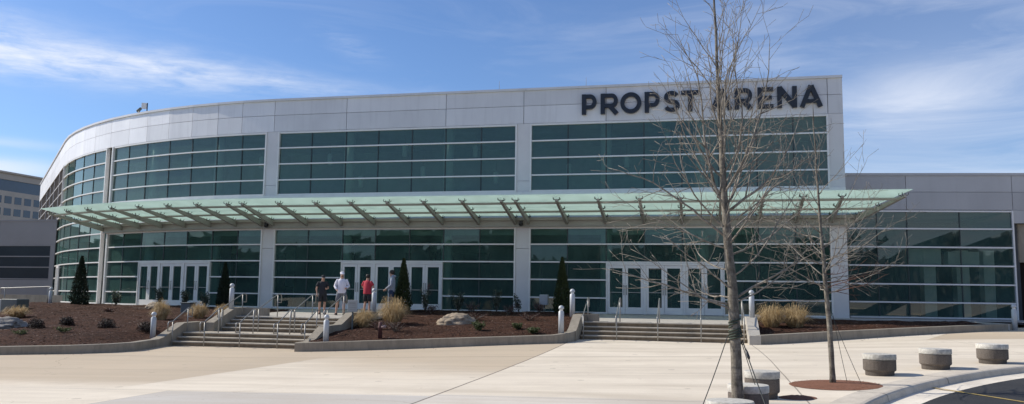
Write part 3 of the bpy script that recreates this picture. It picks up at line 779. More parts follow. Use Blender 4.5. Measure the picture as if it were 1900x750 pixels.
# ------------------------------------------------------------------ low wing on the right
WA = R_(7.4); WO = Vector((13.85, 1.80)); WD = Vector((math.cos(WA), math.sin(WA))); WN = Vector((WD.y, -WD.x))
wing = thing('low_wing', 'low grey metal panelled wing with a dark banded window at the far right', 'building', (17, 2, 0))
def W3(u, o, z): q = WO + WD * u + WN * o; return (q.x, q.y, z)
def wbox(mb, u0, u1, o0, o1, z0, z1, mi=0):
    mb.hexa([W3(u0, o1, z0), W3(u1, o1, z0), W3(u1, o0, z0), W3(u0, o0, z0)], [W3(u0, o1, z1), W3(u1, o1, z1), W3(u1, o0, z1), W3(u0, o0, z1)], mi)
mb = MB(); wbox(mb, 0, 24, -.5, -.04, 4.70, 6.2); wbox(mb, 7.3, 24, -12, -.6, -.6, 4.68); wbox(mb, -.3, .0, -8, -.1, -.6, 4.68); wbox(mb, 0, 24, -12, -.3, 6.0, 6.15); mb.build('wall', M['seam'], wing)
us = [-.28, 2.52, 6.93, 11.3, 15.7, 20, 24]
for a, b in zip(us, us[1:]):
    for z0, z1 in ((4.69, 5.46), (5.475, 6.18)):
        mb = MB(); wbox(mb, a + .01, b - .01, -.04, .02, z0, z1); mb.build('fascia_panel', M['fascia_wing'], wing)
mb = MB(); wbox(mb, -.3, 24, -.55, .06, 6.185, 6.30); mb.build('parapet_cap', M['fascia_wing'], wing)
ZW = [0, .68, 1.46, 2.26, 3.06, 3.86, 4.66]
mb = MB()
for i, z in enumerate(ZW):
    a, b = (z, z + .06) if i == 0 else ((z - .07, z) if i == 6 else (z - .032, z + .032))
    wbox(mb, .0, 6.86, -.10, .04, a, b)
wbox(mb, 6.862, 6.93, -.10, .05, -.1, 4.67)
for u in (1.25, 2.52, 4.72):
    for k in range(6): wbox(mb, u - .02, u + .02, -.09, -.02, ZW[k] + (.061 if k == 0 else .033), ZW[k + 1] - (.071 if k == 5 else .033), 1)
w = mb.build('window', [M['white'], M['dark_line']], wing)
mb = MB(); q = [0, 1.25, 2.52, 4.72, 6.86]
for a, b in zip(q, q[1:]):
    for k in range(6):
        j = rnd.uniform(-.004, .004); mb.add([W3(a, -.045 + j, ZW[k]), W3(b, -.045 - j, ZW[k]), W3(b, -.045 + j, ZW[k + 1]), W3(a, -.045 - j, ZW[k + 1])], [(0, 1, 2, 3)])
mb.build('glazing', M['wing_glass'], w)
# inside the wing: added pale piers standing in for reflections, dark walls behind
mb = MB()
for u0, u1, z1 in ((3.25, 3.75, 2.95), (4.62, 5.15, 2.95), (5.75, 6.2, 2.95)): wbox(mb, u0, u1, -.75, -.3, -.1, z1)
wbox(mb, 2.62, 4.0, -.78, -.32, 2.32, 3.02); wbox(mb, 4.3, 5.6, -.78, -.32, 2.32, 2.9); mb.build('reflection_pier', M['int_col'], wing)
mb = MB(); wbox(mb, 0, 7.2, -6.2, -6, 0, 4.7); wbox(mb, 7.0, 7.2, -6, -.2, 0, 4.7); mb.build('interior_wall', M['int_dark'], wing)
mb = MB(); wbox(mb, 0, 7.2, -6, -.15, 4.70, 4.8); mb.build('interior_ceiling', M['int_ceil'], wing)
mb = MB(); wbox(mb, 0, 7.2, -6, -.15, -.2, -.01); mb.build('interior_floor', M['int_floor'], wing)
# right of the glass: panels on top, recessed brown wall and a pale pier below
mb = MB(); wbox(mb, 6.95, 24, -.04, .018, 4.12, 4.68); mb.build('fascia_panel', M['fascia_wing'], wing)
mb = MB(); wbox(mb, 7.05, 24, -.55, -.45, -.6, 4.1); mb.build('recessed_wall', M['brown'], wing)
mb = MB(); wbox(mb, 7.15, 7.8, -.44, -.2, 2.45, 4.10); mb.build('pier', M['concrete'], wing)

# ------------------------------------------------------------------ low wing on the left
lw = thing('low_wing', 'low dark grey wing with a ribbon window at the far left of the curve', 'building', (-40, 15, 0))
X1, Y1 = -33.45, 9.6
mb = MB(); mb.box(-75, X1 - .05, Y1 + .04, Y1 + 4, -1.2, 5.25); mb.build('wall', M['seam'], lw)
for a, b in ((X1 - 4.4, X1), (X1 - 9, X1 - 4.42), (X1 - 14, X1 - 9.02), (X1 - 20, X1 - 14.02), (X1 - 36, X1 - 20.02)):
    mb = MB(); mb.box(a, b, Y1 - .02, Y1 + .038, 3.66, 5.21); mb.build('fascia_panel', M['fascia_dark'], lw)
    mb = MB(); mb.box(a, b - (.35 if b == X1 else 0), Y1 - .02, Y1 + .038, -1.2, 1.37); mb.build('base_panel', M['fascia_dark'], lw)
mb = MB(); mb.box(-75, X1 + .05, Y1 - .06, Y1 + .3, 5.212, 5.32); mb.build('parapet_cap', M['fascia_dark'], lw)
mb = MB()
for z in (1.43, 2.2, 2.9, 3.62): mb.box(-75, X1 - .36, Y1 - .03, Y1 + .03, z - .035, z + .035)
mb.box(X1 - .35, X1, Y1 - .03, Y1 + .03, -1.2, 3.655)
w = mb.build('window', M['fascia_dark'], lw)
mb = MB(); mb.add([(-75, Y1 + .02, 1.38), (X1 - .3, Y1 + .02, 1.38), (X1 - .3, Y1 + .02, 3.65), (-75, Y1 + .02, 3.65)], [(0, 1, 2, 3)]); mb.build('glazing', M['wing_window'], w)

# ------------------------------------------------------------------ hotel far behind on the left
ho = thing('hotel_building', 'tan stone hotel block with rows of square windows in the far left background', 'building', (-142, 120, -2))
H0 = Vector((-146.0, 131.5)); HD = Vector((-.035, -1.0)).normalized(); HN = Vector((1.0, -.035)).normalized()
def H3(u, o, z): q = H0 + HD * u + HN * o; return (q.x, q.y, z)
def hbox(mb, u0, u1, o0, o1, z0, z1):
    a = [H3(u0, o1, z0), H3(u0, o0, z0), H3(u1, o0, z0), H3(u1, o1, z0)]; b = [(p[0], p[1], z1) for p in a]
    mb.hexa(a, b)
HT = 27.4
mb = MB(); hbox(mb, -30, 70, -20, 0, -2, HT - 4.3); hbox(mb, -30, 70, -20, -.4, HT - 4.3, HT - 1.75); hbox(mb, -30, 70, -20, .05, HT - 1.75, HT - .3); hbox(mb, -30, 70, -.5, .45, HT - .3, HT + .1)
mb.build('wall', M['hotel'], ho)
mb = MB(); hbox(mb, -29, 70, -.38, -.2, HT - 4.29, HT - 1.76); mb.build('ribbon_window', M['hotel_glass'], ho)
for r in range(5):
    for k in range(26):
        u = -14 + k * 2.75; z = HT - 7.1 - r * 2.75
        mb = MB(); hbox(mb, u, u + 1.95, .002, .04, z, z + 1.65)
        mb.build('window', M['hotel_glass'], ho)

# ------------------------------------------------------------------ terrace, stairs and planters
def tz(y): return .025 * y - .004
mb = MB()
def slab(x0, x1, y0, y1):
    mb.hexa([(x0, y0, -1.3), (x1, y0, -1.3), (x1, y1, -1.3), (x0, y1, -1.3)], [(x0, y0, tz(y0)), (x1, y0, tz(y0)), (x1, y1, tz(y1)), (x0, y1, tz(y1))])
slab(-10.34, -5.16, -7.50, .02); slab(3.1, 9.5, -6.50, .02); slab(-12.4, -10.36, -2.2, .02); slab(-5.14, 3.08, -.6, .02); slab(9.52, 13.5, -.8, .02)
mb.add([(-12.41, -2.2, tz(-2.2)), (-12.41, .0, tz(0)), (-18, .6, .0), (-24, 2.8, .0), (-31.5, 7.9, .0), (-34, 5.5, -.1), (-25, -.6, -.05), (-18, -2.4, tz(-2.2))], [(7, 6, 5, 4, 3, 2, 1, 0)])
mb.add([(13.52, -.8, tz(-.8)), (30, -1.0, -.06), (30, 3.8, -.02), (13.52, 1.8, -.02)], [(0, 1, 2, 3)])
mb.build('terrace', M['terrace'], kind='structure')

def stairs(label, x0, x1, yfoot, flights, ztop, loc):
    """flights: list of (number of risers, run of landing after)"""
    t = thing('stairs', label, 'steps', loc)
    zf = -1.3; ytop = flights[-1]
    for (ya, yb, z) in flights[:-1]:
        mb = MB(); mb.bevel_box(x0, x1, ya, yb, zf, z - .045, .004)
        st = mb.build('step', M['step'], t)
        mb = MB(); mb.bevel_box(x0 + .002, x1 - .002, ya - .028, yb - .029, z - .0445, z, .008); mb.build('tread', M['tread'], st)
    return t
RT = [(-7.5, -7.17, -.61), (-7.17, -6.84, -.465), (-6.84, -6.51, -.32)]
RT2 = RT + [(-6.51, -6.36, tz(-6.5) + .002)]
stairs('right flight of four concrete steps in front of the right doors', 3.40, 9.04, -7.5, RT2 + [0], 0, (6.2, -7.5, -.77))
LT = [(-10.5, -10.17, -1.015), (-10.17, -9.84, -.87)]
LT1 = LT + [(-9.84, -8.52, -.725)]
LTu = [(-8.5, -8.17, -.575), (-8.17, -7.84, -.435), (-7.84, -7.51, -.30), (-7.51, -7.36, tz(-7.5) + .002)]
tleft = stairs('wide left flight of seven concrete steps with a landing below the middle doors', -10.7, -5.48, -10.5, LT1 + [0], 0, (-8, -10.5, -1.17))
for (ya, yb, z) in LTu:
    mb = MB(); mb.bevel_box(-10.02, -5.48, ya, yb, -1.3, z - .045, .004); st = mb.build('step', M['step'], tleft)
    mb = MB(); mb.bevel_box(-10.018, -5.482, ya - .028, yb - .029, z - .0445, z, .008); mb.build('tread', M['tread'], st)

def wall_run(mb, pts, w, tops, base=-1.6):
    """wall along a plan polyline; pts are the outer face, thickness w to the left of travel"""
    n = len(pts); L = []
    for i in range(n):
        if i == 0: t = Vector(pts[1]) - Vector(pts[0])
        elif i == n - 1: t = Vector(pts[-1]) - Vector(pts[-2])
        else: t = (Vector(pts[i + 1]) - Vector(pts[i])).normalized() + (Vector(pts[i]) - Vector(pts[i - 1])).normalized()
        t.normalize(); L.append(Vector(pts[i]) + Vector((-t.y, t.x)) * w)
    vs = []; fs = []; b = .015
    for i in range(n):
        p, q, z = Vector(pts[i]), L[i], tops[i]; d = (q - p).normalized() * b
        vs += [(p.x, p.y, base), (p.x, p.y, z - b), (p.x + d.x, p.y + d.y, z), (q.x - d.x, q.y - d.y, z), (q.x, q.y, z - b), (q.x, q.y, base)]
    for i in range(n - 1):
        a = 6 * i; c = a + 6
        for k in range(5): fs.append((a + k, c + k, c + k + 1, a + k + 1))
    fs += [(0, 1, 2, 3, 4, 5), tuple(6 * (n - 1) + k for k in range(5, -1, -1))]
    mb.add(vs, fs)
def dens(pts, tops, step=1.2):
    P2, T2 = [pts[0]], [tops[0]]
    for (a, b, ta, tb) in zip(pts, pts[1:], tops, tops[1:]):
        k = max(1, int((Vector(b) - Vector(a)).length / step))
        for i in range(1, k + 1):
            t = i / k; P2.append((a[0] + (b[0] - a[0]) * t, a[1] + (b[1] - a[1]) * t)); T2.append(ta + (tb - ta) * t)
    return P2, T2
def cheek(mb, x0, x1, prof):
    # prof: list of (y, z top) from front to back
    poly = [(prof[0][0], -1.5)] + [(y, z) for y, z in prof][0:0]
    pts = [(prof[0][0], -1.5), (prof[-1][0], -1.5)] + [(y, z) for y, z in reversed(prof)]
    mb.prism(pts, 'x', x0, x1)
FRONT = []
# left planter
lwp = thing('planter_wall', 'low concrete wall along the left mulch bed curving to the left steps', 'planter wall', (-12, -13, -1.2))
pts = [(-30, -19.5), (-20, -17.0), (-13.6, -15.0), (-11.6, -14.35), (-10.7, -13.7), (-10.35, -12.9), (-10.55, -12.0), (-10.72, -11.2)]
tops = [-1.30, -1.14, -1.04, -.985, -.955, -.935, -.925, -.92]
FRONT.append((pts, tops)); p2, t2 = dens(pts, tops); mb = MB(); wall_run(mb, p2, .28, t2); mb.build('wall', M['concrete'], lwp)
mb = MB(); cheek(mb, -11.06, -10.72, [(-11.2, -.922), (-10.9, -.86), (-9.75, -.40), (-8.55, -.38), (-8.5, -.42)]); mb.build('cheek_wall', M['concrete'], lwp)
mb = MB(); cheek(mb, -10.38, -10.04, [(-8.95, -.40), (-8.7, -.30), (-7.5, .13), (-6.6, .14), (-6.55, .10)]); mb.build('cheek_wall', M['concrete'], lwp)
mb = MB(); mb.prism([(-10.36, -7.0), (-9.1, -7.0), (-9.0, -6.9), (-9.0, -6.75), (-10.36, -6.75)], 'z', -.5, .12)
mb.build('end_wall', M['concrete'], lwp)
# middle planter
mp = thing('planter_wall', 'low concrete wall in front of the middle mulch bed between the two stairs', 'planter wall', (-1, -10.6, -1))
pts = [(-5.32, -11.78), (-2, -11.0), (1.6, -10.05), (2.85, -9.68), (3.15, -9.4), (3.32, -8.7), (3.36, -8.3)]
tops = [-.885, -.74, -.585, -.53, -.50, -.46, -.44]
FRONT.append((pts, tops)); p2, t2 = dens(pts, tops); mb = MB(); wall_run(mb, p2, .26, t2); mb.build('wall', M['concrete'], mp)
mb = MB(); cheek(mb, 3.06, 3.37, [(-8.42, -.44), (-8.1, -.37), (-7.1, .05), (-6.85, .10), (-6.3, .10)]); mb.prism([(3.06, -6.3), (3.9, -6.3), (3.9, -6.05), (3.06, -6.05)], 'z', -.4, .10); mb.build('cheek_wall', M['concrete'], mp)
mb = MB(); cheek(mb, -5.46, -5.14, [(-11.5, -.89), (-10.9, -.88), (-10.6, -.80), (-9.75, -.40), (-8.55, -.38), (-7.5, .02), (-5.0, .03)]); mb.build('cheek_wall', M['concrete'], mp)
# right planter
rp = thing('planter_wall', 'long low concrete wall rising along the right mulch bed below the low wing', 'planter wall', (14, -5.6, -.5))
pts = [(9.10, -8.62), (9.3, -8.62), (12.0, -6.9), (14.5, -5.35), (17.0, -3.75), (18.25, -3.0), (18.7, -2.72)]
tops = [-.455, -.45, -.32, -.21, -.115, -.065, -.06]
FRONT.append((pts[1:], tops[1:])); p2, t2 = dens(pts[1:], tops[1:]); mb = MB(); wall_run(mb, p2, .28, t2)
mb.build('wall', M['concrete'], rp)
mb = MB(); cheek(mb, 9.06, 9.42, [(-8.66, -.455), (-8.3, -.44), (-6.95, .08), (-6.7, .10), (-5.6, .10)]); mb.build('cheek_wall', M['terrace'], rp)
mb = MB(); wall_run(mb, [(18.7, -2.70), (17.6, -1.35), (15.5, -1.25), (9.6, -1.05)][::1], .22, [-.06, -.02, .0, .01]); mb.build('back_kerb', M['terrace'], rp)

def in_poly(x, y, poly):
    c = False; n = len(poly)
    for i in range(n):
        x1, y1 = poly[i]; x2, y2 = poly[(i + 1) % n]
        if (y1 > y) != (y2 > y) and x < (x2 - x1) * (y - y1) / (y2 - y1) + x1: c = not c
    return c
def zleft(x, y): return min(.03, .02 + .072 * (y + 1.5) + .012 * (x + 14) * min(1, max(0, -y / 12))) 
def zmid(x, y): return min(.05, .045 + .083 * (y + 2.2) + .02 * (x - 1) * (-y / 11))
def zright(x, y): return min(0, -.03 + .06 * (y + 1.2))
def bump(x, y): return .05 * noise.noise(Vector((x * .55, y * .55, 3))) + .035 * noise.noise(Vector((x * 1.7, y * 1.7, 7))) + .02 * noise.noise(Vector((x * 6, y * 6, 1)))
def seg_front(x, y):
    best = 1e9; zt = 0
    for pts, tops in FRONT:
        for (a, b, ta, tb) in zip(pts, pts[1:], tops, tops[1:]):
            dx, dy = b[0] - a[0], b[1] - a[1]; t = max(0, min(1, ((x - a[0]) * dx + (y - a[1]) * dy) / (dx * dx + dy * dy)))
            d = math.hypot(x - a[0] - dx * t, y - a[1] - dy * t)
            if d < best: best = d; zt = ta + (tb - ta) * t
    return best, zt
def meet(fn):
    def g(x, y):
        d, zt = seg_front(x, y); z = fn(x, y)
        if d < 2.5:
            f = max(0, min(1, (d - .3) / 2.2)); f = f * f * (3 - 2 * f)
            z = z * f + (zt - .07 + .10 * max(0, d - .3)) * (1 - f)
            if d < .32: z = zt - .09
        return z
    return g
bed_cells = {}
def bed(label, poly, fn, h=.13):
    xs = [p[0] for p in poly]; ys = [p[1] for p in poly]
    x0, y0 = min(xs), min(ys); nx = int((max(xs) - x0) / h) + 1; ny = int((max(ys) - y0) / h) + 1
    idx = {}; mb = MB(); vs = []; fs = []
    def V(i, j):
        if (i, j) not in idx:
            x = x0 + i * h; y = y0 + j * h; idx[(i, j)] = len(vs); vs.append((x, y, fn(x, y) + bump(x, y)))
        return idx[(i, j)]
    cells = []
    for i in range(nx):
        for j in range(ny):
            if in_poly(x0 + (i + .5) * h, y0 + (j + .5) * h, poly): fs.append((V(i, j), V(i + 1, j), V(i + 1, j + 1), V(i, j + 1))); cells.append((x0 + (i + .5) * h, y0 + (j + .5) * h))
    mb.add(vs, fs, 0, True); mb.build('mulch_bed', M['mulch'], kind='structure'); bed_cells[label] = (cells, fn)
zleft, zmid, zright = meet(zleft), meet(zmid), meet(zright)
bed('left', [(-30, -19.3), (-20, -16.85), (-13.5, -14.85), (-11.5, -14.2), (-10.6, -13.5), (-10.5, -12.9), (-10.9, -11.2), (-10.9, -8.7), (-10.3, -8.4), (-10.3, -6.8), (-10.36, -2.1), (-13, -1.4), (-18, -.9), (-24, 1.6), (-27.5, 3.6), (-29, 2.5), (-23, -5), (-27, -10)], zleft)
bed('mid', [(-5.25, -11.65), (-2, -10.9), (1.6, -9.95), (2.85, -9.55), (3.1, -9.2), (3.2, -8.4), (3.12, -6.3), (3.12, -.55), (-5.0, -.55), (-5.16, -5), (-5.2, -9), (-5.2, -11)], zmid)
bed('right', [(9.35, -8.45), (12, -6.75), (14.5, -5.2), (17, -3.6), (18.3, -2.7), (17.6, -1.3), (9.3, -.95), (9.38, -5), (9.38, -8)], zright)
mb = MB(); mp2 = MB()
allc = [(c, fn) for cells, fn in bed_cells.values() for c in cells]
for _ in range(15000):
    (cx, cy), fn = rnd.choice(allc); x = cx + rnd.uniform(-.07, .07); y = cy + rnd.uniform(-.07, .07); z = fn(x, y) + bump(x, y)
    l = rnd.uniform(.02, .05); w = l * rnd.uniform(.3, .6); a = rnd.uniform(0, PI); tl = rnd.uniform(-.2, .2)
    d = Vector((math.cos(a), math.sin(a), tl)) * l; e = Vector((-math.sin(a), math.cos(a), rnd.uniform(-.2, .2))) * w; c = Vector((x, y, z + .006))
    mb.add([c - d - e, c + d - e * .6, c + d * .8 + e, c - d * .9 + e * .8], [(0, 1, 2, 3)], 1 if rnd.random() < .13 else 0)
for pts_, tops_ in FRONT:
    pp, _t = dens(pts_, tops_, .1)
    for (x, y) in pp:
        if rnd.random() < .45:
            q = abs(rnd.gauss(0, .35)) + .03; nx, ny = .25, -1.0
            if x < -9.5 and y > -13.6: nx, ny = 1.0, -.3
            X_, Y_ = x + nx * q, y + ny * q; l = rnd.uniform(.012, .035); a = rnd.uniform(0, PI); c = Vector((X_, Y_, zg(X_, Y_) + .008)); d = Vector((math.cos(a), math.sin(a), .1)) * l; e = Vector((-math.sin(a), math.cos(a), 0)) * l * .5
            mb.add([c - d - e, c + d - e, c + d + e, c - d + e], [(0, 1, 2, 3)], 0)
mb.build('bark_chips', [M['chip'], M['chip_pale']], kind='stuff')

# ------------------------------------------------------------------ handrails
railn = [0]
def handrail(label, x, ya, za, yb, zb, h=.86, ext=.27, loop=True):
    t = thing('handrail', label, 'handrail', (x, ya, za))
    r = .0195
    mb = MB(); mb.tube([(x, ya, za - .05), (x, ya, za + h - .01)], r, 8); mb.build('post', M['rail'], t)
    mb = MB(); mb.tube([(x, yb, zb - .05), (x, yb, zb + h - .01)], r, 8); mb.build('post', M['rail'], t)
    mb = MB()
    p = [(x, ya - ext, za + h - .34), (x, ya - ext, za + h - .06), (x, ya - ext + .05, za + h - .015), (x, ya, za + h), (x, yb, zb + h), (x, yb + ext - .06, zb + h), (x, yb + ext, zb + h - .06), (x, yb + ext, zb + h - .32)]
    mb.tube(p, r, 8)
    mb.tube([(x, ya - ext, za + h - .335), (x, ya, za + h - .335)], r * .9, 8); mb.tube([(x, yb + ext, zb + h - .315), (x, yb, zb + h - .315)], r * .9, 8)
    mb.build('rail', M['rail'], t)
zt6 = tz(-6.3)
rx = [(3.52, 'handrail on the left end of the right steps beside the sloped cheek wall'), (4.68, 'second handrail from the left on the right steps, nearest the left door pair'), (6.09, 'handrail at the middle of the right steps'), (7.54, 'handrail on the right steps just left of the big bare tree'), (8.95, 'handrail on the right end of the right steps behind the big bare tree')]
for x, lab in rx: handrail(lab, x, -7.62, zg(x, -7.62), -6.35, tz(-6.35))
for x, lab in ((-9.85, 'upper left handrail at the left cheek wall of the left steps'), (-8.35, 'upper handrail of the left steps, second from the left'), (-6.9, 'upper handrail of the left steps in front of the man in black'), (-5.62, 'upper right handrail of the left steps beside the small grey sign')):
    handrail(lab, x, -8.75, -.725, -7.35, tz(-7.35))
for x, lab in ((-10.6, 'lower left handrail at the foot of the left steps beside the planter wall'), (-9.35, 'lower handrail of the left steps, second from the left'), (-7.98, 'lower handrail at the middle of the left steps'), (-6.56, 'lower handrail of the left steps, right of the middle one'), (-5.55, 'lower right handrail of the left steps beside the bollard')):
    handrail(lab, x, -10.62, zg(x, -10.62), -9.75, -.725)

# ------------------------------------------------------------------ bollard lights
b0 = None
BL = [(-10.21, -7.55, .12, 'pale bollard light on top of the left cheek wall of the left steps'),
      (-11.28, -10.75, -.95, 'bollard light at the front corner of the left mulch bed'),
      (-4.55, -11.1, -.92, 'bollard light at the left corner of the middle mulch bed in front of the steps'),
      (-5.3, -5.15, .02, 'bollard light behind straw grass beside the man in red'),
      (3.0, -6.75, .06, 'taller standing bollard light on the cheek wall left of the right steps'),
      (2.98, -9.12, -.52, 'lower bollard light at the right corner of the middle mulch bed'),
      (9.26, -6.75, .09, 'bollard light on the cheek wall right of the right steps beside straw grass'),
      (18.8, -2.66, -.28, 'silver bollard light at the far right end of the planter wall'),
      (-25.6, .6, -.08, 'bollard light at the far left near the single white door')]
for x, y, z, lab in BL:
    if b0 is None:
        b0 = thing('bollard_light', lab, 'bollard', (x, y, z), 'bollard lights around the stairs')
        mb = MB(); mb.lathe([(.092, -.06), (.092, .74), (.075, .755), (.075, .762)], (x, y, z), 20); mb.build('post', M['bollard'], b0)
        mb = MB(); mb.lathe([(.060, .762), (.058, .825)], (x, y, z), 20); mb.build('lens', M['bollard_lens'], b0)
        mb = MB(); mb.lathe([(.082, .825), (.092, .835), (.092, .86), (.080, .905), (.05, .935), (.02, .948)], (x, y, z), 20); mb.build('cap', M['bollard'], b0)
    else: copy_thing(b0, (x, y, z), rnd.uniform(0, 6), lab)

# ------------------------------------------------------------------ concrete drums with white caps along the kerb
def flat_edges(o, ang=35):
    me = o.data; bm = bmesh.new(); bm.from_mesh(me)
    for e in bm.edges:
        if len(e.link_faces) == 2 and e.calc_face_angle(0) > R_(ang): e.smooth = False
    bm.to_mesh(me); bm.free()
d0 = None
for x, y, r, rz, lab in [(10.93, -19.25, 1.0, .91, 'white-capped concrete drum just right of the small tree, leftmost of the far three'), (12.2, -18.2, 1.0, .91, 'white-capped concrete drum in the middle of the row along the kerb'), (13.6, -17.1, 1.0, .91, 'white-capped concrete drum farthest right along the kerb'),
                     (8.48, -22.8, .90, .95, 'white-capped concrete drum behind the nearer drum right of the big tree trunk'), (8.17, -24.6, .92, .90, 'white-capped concrete drum directly behind the big tree trunk'), (7.86, -26.45, .92, .90, 'nearest white-capped concrete drum cut off by the bottom edge of the photo')]:
    z = zg(x, y)
    if d0 is None:
        d0 = thing('concrete_drum', lab, 'concrete seat', (x, y, z), 'white-capped concrete drums along the kerb')
        mb = MB(); mb.lathe([(.262, -.03), (.264, .075), (.270, .085), (.296, .105), (.301, .12), (.302, .318), (.296, .325)], (x, y, z), 40); c_ = mb.build('base', M['drum'], d0); flat_edges(c_)
        mb = MB(); mb.lathe([(.285, .325), (.285, .334), (.307, .336), (.309, .340), (.309, .436), (.303, .446), (.26, .450), (.10, .453)], (x, y, z), 40); c_ = mb.build('cap', M['drum_top'], d0); flat_edges(c_)
        d0.scale = (r, r, rz)
    else:
        c = copy_thing(d0, (x, y, z), rnd.uniform(0, 6), lab); c.scale = (r, r, rz)

# mulch rings in the paving
def disc(name, x, y, r, mat, wob=.0, lift=.006):
    mb = MB(); n = 48; vs = [(x, y, zg(x, y) + lift + .035)]; fs = []
    for k in range(n):
        a = 2 * PI * k / n; q = r * .55; vs.append((x + q * math.cos(a), y + q * math.sin(a), zg(x + q * math.cos(a), y + q * math.sin(a)) + lift + .02 + rnd.uniform(-.006, .006)))
    for k in range(n):
        a = 2 * PI * k / n; q = r * (1 + rnd.uniform(-wob, wob)); vs.append((x + q * math.cos(a), y + q * math.sin(a), zg(x + q * math.cos(a), y + q * math.sin(a)) + lift))
    for k in range(n):
        j = (k + 1) % n; fs += [(0, k + 1, j + 1), (k + 1, n + k + 1, n + j + 1, j + 1)]
    mb.add(vs, fs, 0, True); return mb.build(name, mat, kind='structure')
disc('mulch_ring', 9.86, -20.92, .78, M['rust_mulch'], .015)
disc('mulch_ring', 7.95, -25.0, .8, M['rust_mulch'], .015)
dm = disc('utility_cover', 9.03, -22.72, .29, M['rust_mulch'], .01, .005)
mb = MB()
for _ in range(350):
    a = rnd.uniform(0, 2 * PI); r = .77 * math.sqrt(rnd.random()); x = 9.86 + r * math.cos(a); y = -20.92 + r * math.sin(a); l = rnd.uniform(.008, .02); b = rnd.uniform(0, PI)
    d = Vector((math.cos(b), math.sin(b), rnd.uniform(-.1, .1))) * l; e = Vector((-math.sin(b), math.cos(b), rnd.uniform(-.1, .1))) * l * .5; c = Vector((x, y, zg(x, y) + .018 + .02 * (1 - r)))
    mb.add([c - d - e, c + d - e, c + d + e, c - d + e], [(0, 1, 2, 3)])
mb.build('bark_chips', M['rust_mulch'], kind='stuff')

# ------------------------------------------------------------------ trees
def perp(d):
    a = d.orthogonal().normalized(); return a, d.cross(a)
def grow(mb, start, d, length, r0, level, rng, curl=.25, up=.12, maxlev=3, mi=0, dens_=1.0):
    n = max(3, int(length / .16)); pts = [start.copy()]; rad = [r0]; p = start.copy(); d = d.normalized()
    step = length / n; kids = []
    wob = Vector((rng.uniform(-1, 1), rng.uniform(-1, 1), rng.uniform(-.6, .6))) * curl
    for i in range(n):
        f = (i + 1) / n
        d = (d + wob * .26 + Vector((rng.gauss(0, 1), rng.gauss(0, 1), rng.gauss(0, 1))) * .10 + Vector((0, 0, up))).normalized()
        if rng.random() < .3: wob = Vector((rng.uniform(-1, 1), rng.uniform(-1, 1), rng.uniform(-.6, .6))) * curl
        p = p + d * step; pts.append(p.copy()); rad.append(max(.0028, r0 * (1 - f * .84)))
        if level < maxlev and f > .12: kids.append((p.copy(), d.copy(), rad[-1], f))
    mb.tube(pts, rad, 6 if level == 1 else (4 if level == 2 else 3), mi, True, True)
    if level < maxlev:
        k = int((length * (4.4 if level == 1 else 5.2) * dens_) + .5)
        rng.shuffle(kids)
        for (q, dd, rr, f) in kids[:max(1, k)]:
            a, b = perp(dd); ang = rng.uniform(0, 2 * PI); tilt = rng.uniform(.5, 1.05)
            nd = dd * math.cos(tilt) + (a * math.cos(ang) + b * math.sin(ang)) * math.sin(tilt)
            L = length * rng.uniform(.2, .52) * (1.15 - f * .6)
            if L < .1: continue
            grow(mb, q, nd, L, min(rr * .62, r0 * .5), level + 1, rng, curl * 1.15, up * .9, maxlev, mi, dens_)
def make_tree(label, base, trunk, limbs, seed, mats, group=None, dens_=1.0, wrap=None):
    rng = random.Random(seed)
    t = thing('bare_tree', label, 'tree', base)
    mb = MB(); B = Vector(base)
    # trunk: list of (height, dx, dy, radius)
    pts = []; rad = []
    def at(h):
        for a, b in zip(trunk, trunk[1:]):
            if a[0] <= h <= b[0]:
                f = (h - a[0]) / (b[0] - a[0]); return B + Vector((a[1] + (b[1] - a[1]) * f, a[2] + (b[2] - a[2]) * f, h)), a[3] + (b[3] - a[3]) * f
        return B + Vector((trunk[-1][1], trunk[-1][2], trunk[-1][0])), trunk[-1][3]
    H = trunk[-1][0]; n = int(H / .12)
    for i in range(n + 1):
        p, r = at(H * i / n); w = .012
        pts.append(p + Vector((noise.noise(Vector((i * .3, seed, 0))) * w, noise.noise(Vector((i * .3, seed, 5))) * w, 0))); rad.append(r * (1 + .10 * noise.noise(Vector((i * .55, seed, 9)))))
    mb.tube(pts, rad, 14); mb.build('trunk', M['bark'], t)
    mb = MB()
    for (h, az, el, L, r, up, mi) in limbs:
        p, tr = at(h); d = Vector((math.cos(az) * math.cos(el), math.sin(az) * math.cos(el), math.sin(el)))
        grow(mb, p, d, L, r, 1, rng, .22, up, 3, mi, dens_)
    mb.build('crown', mats, t)
    return t
rg = random.Random(21)
# camera-right direction in plan, used to spread limbs sideways
AZR = R_(12.7)
def limb_set(rg, hs, L0, L1, el0, el1, r0, r1, up):
    out = []; k = 0; g = rg.uniform(0, 6)
    for i, h in enumerate(hs):
        f = i / max(1, len(hs) - 1); g += 2.4 + rg.uniform(-.4, .4)
        out.append((h, g, R_(el0 + (el1 - el0) * f + rg.uniform(-9, 9)), (L0 + (L1 - L0) * f) * rg.uniform(.75, 1.15), r0 + (r1 - r0) * f, up + rg.uniform(-.02, .02), 0))
    return out
T1 = (7.98, -24.95, zg(7.98, -24.95))
trunk1 = [(-.1, .03, 0, .10), (.25, .03, 0, .082), (.9, .02, 0, .074), (1.45, .0, .01, .076), (1.6, -.01, .02, .073), (1.75, -.015, .02, .066), (2.4, -.065, .04, .062), (3.2, -.11, .05, .047), (4.2, -.15, .05, .033), (5.2, -.18, .06, .021), (6.2, -.21, .08, .012), (7.0, -.21, .10, .005)]
limbs = []
limbs += limb_set(rg, [1.45, 1.55, 1.62, 1.75, 1.9, 2.0, 2.1, 2.2, 2.3, 2.35, 2.5, 2.58, 2.65], 1.8, 2.0, 8, 24, .014, .015, .05)
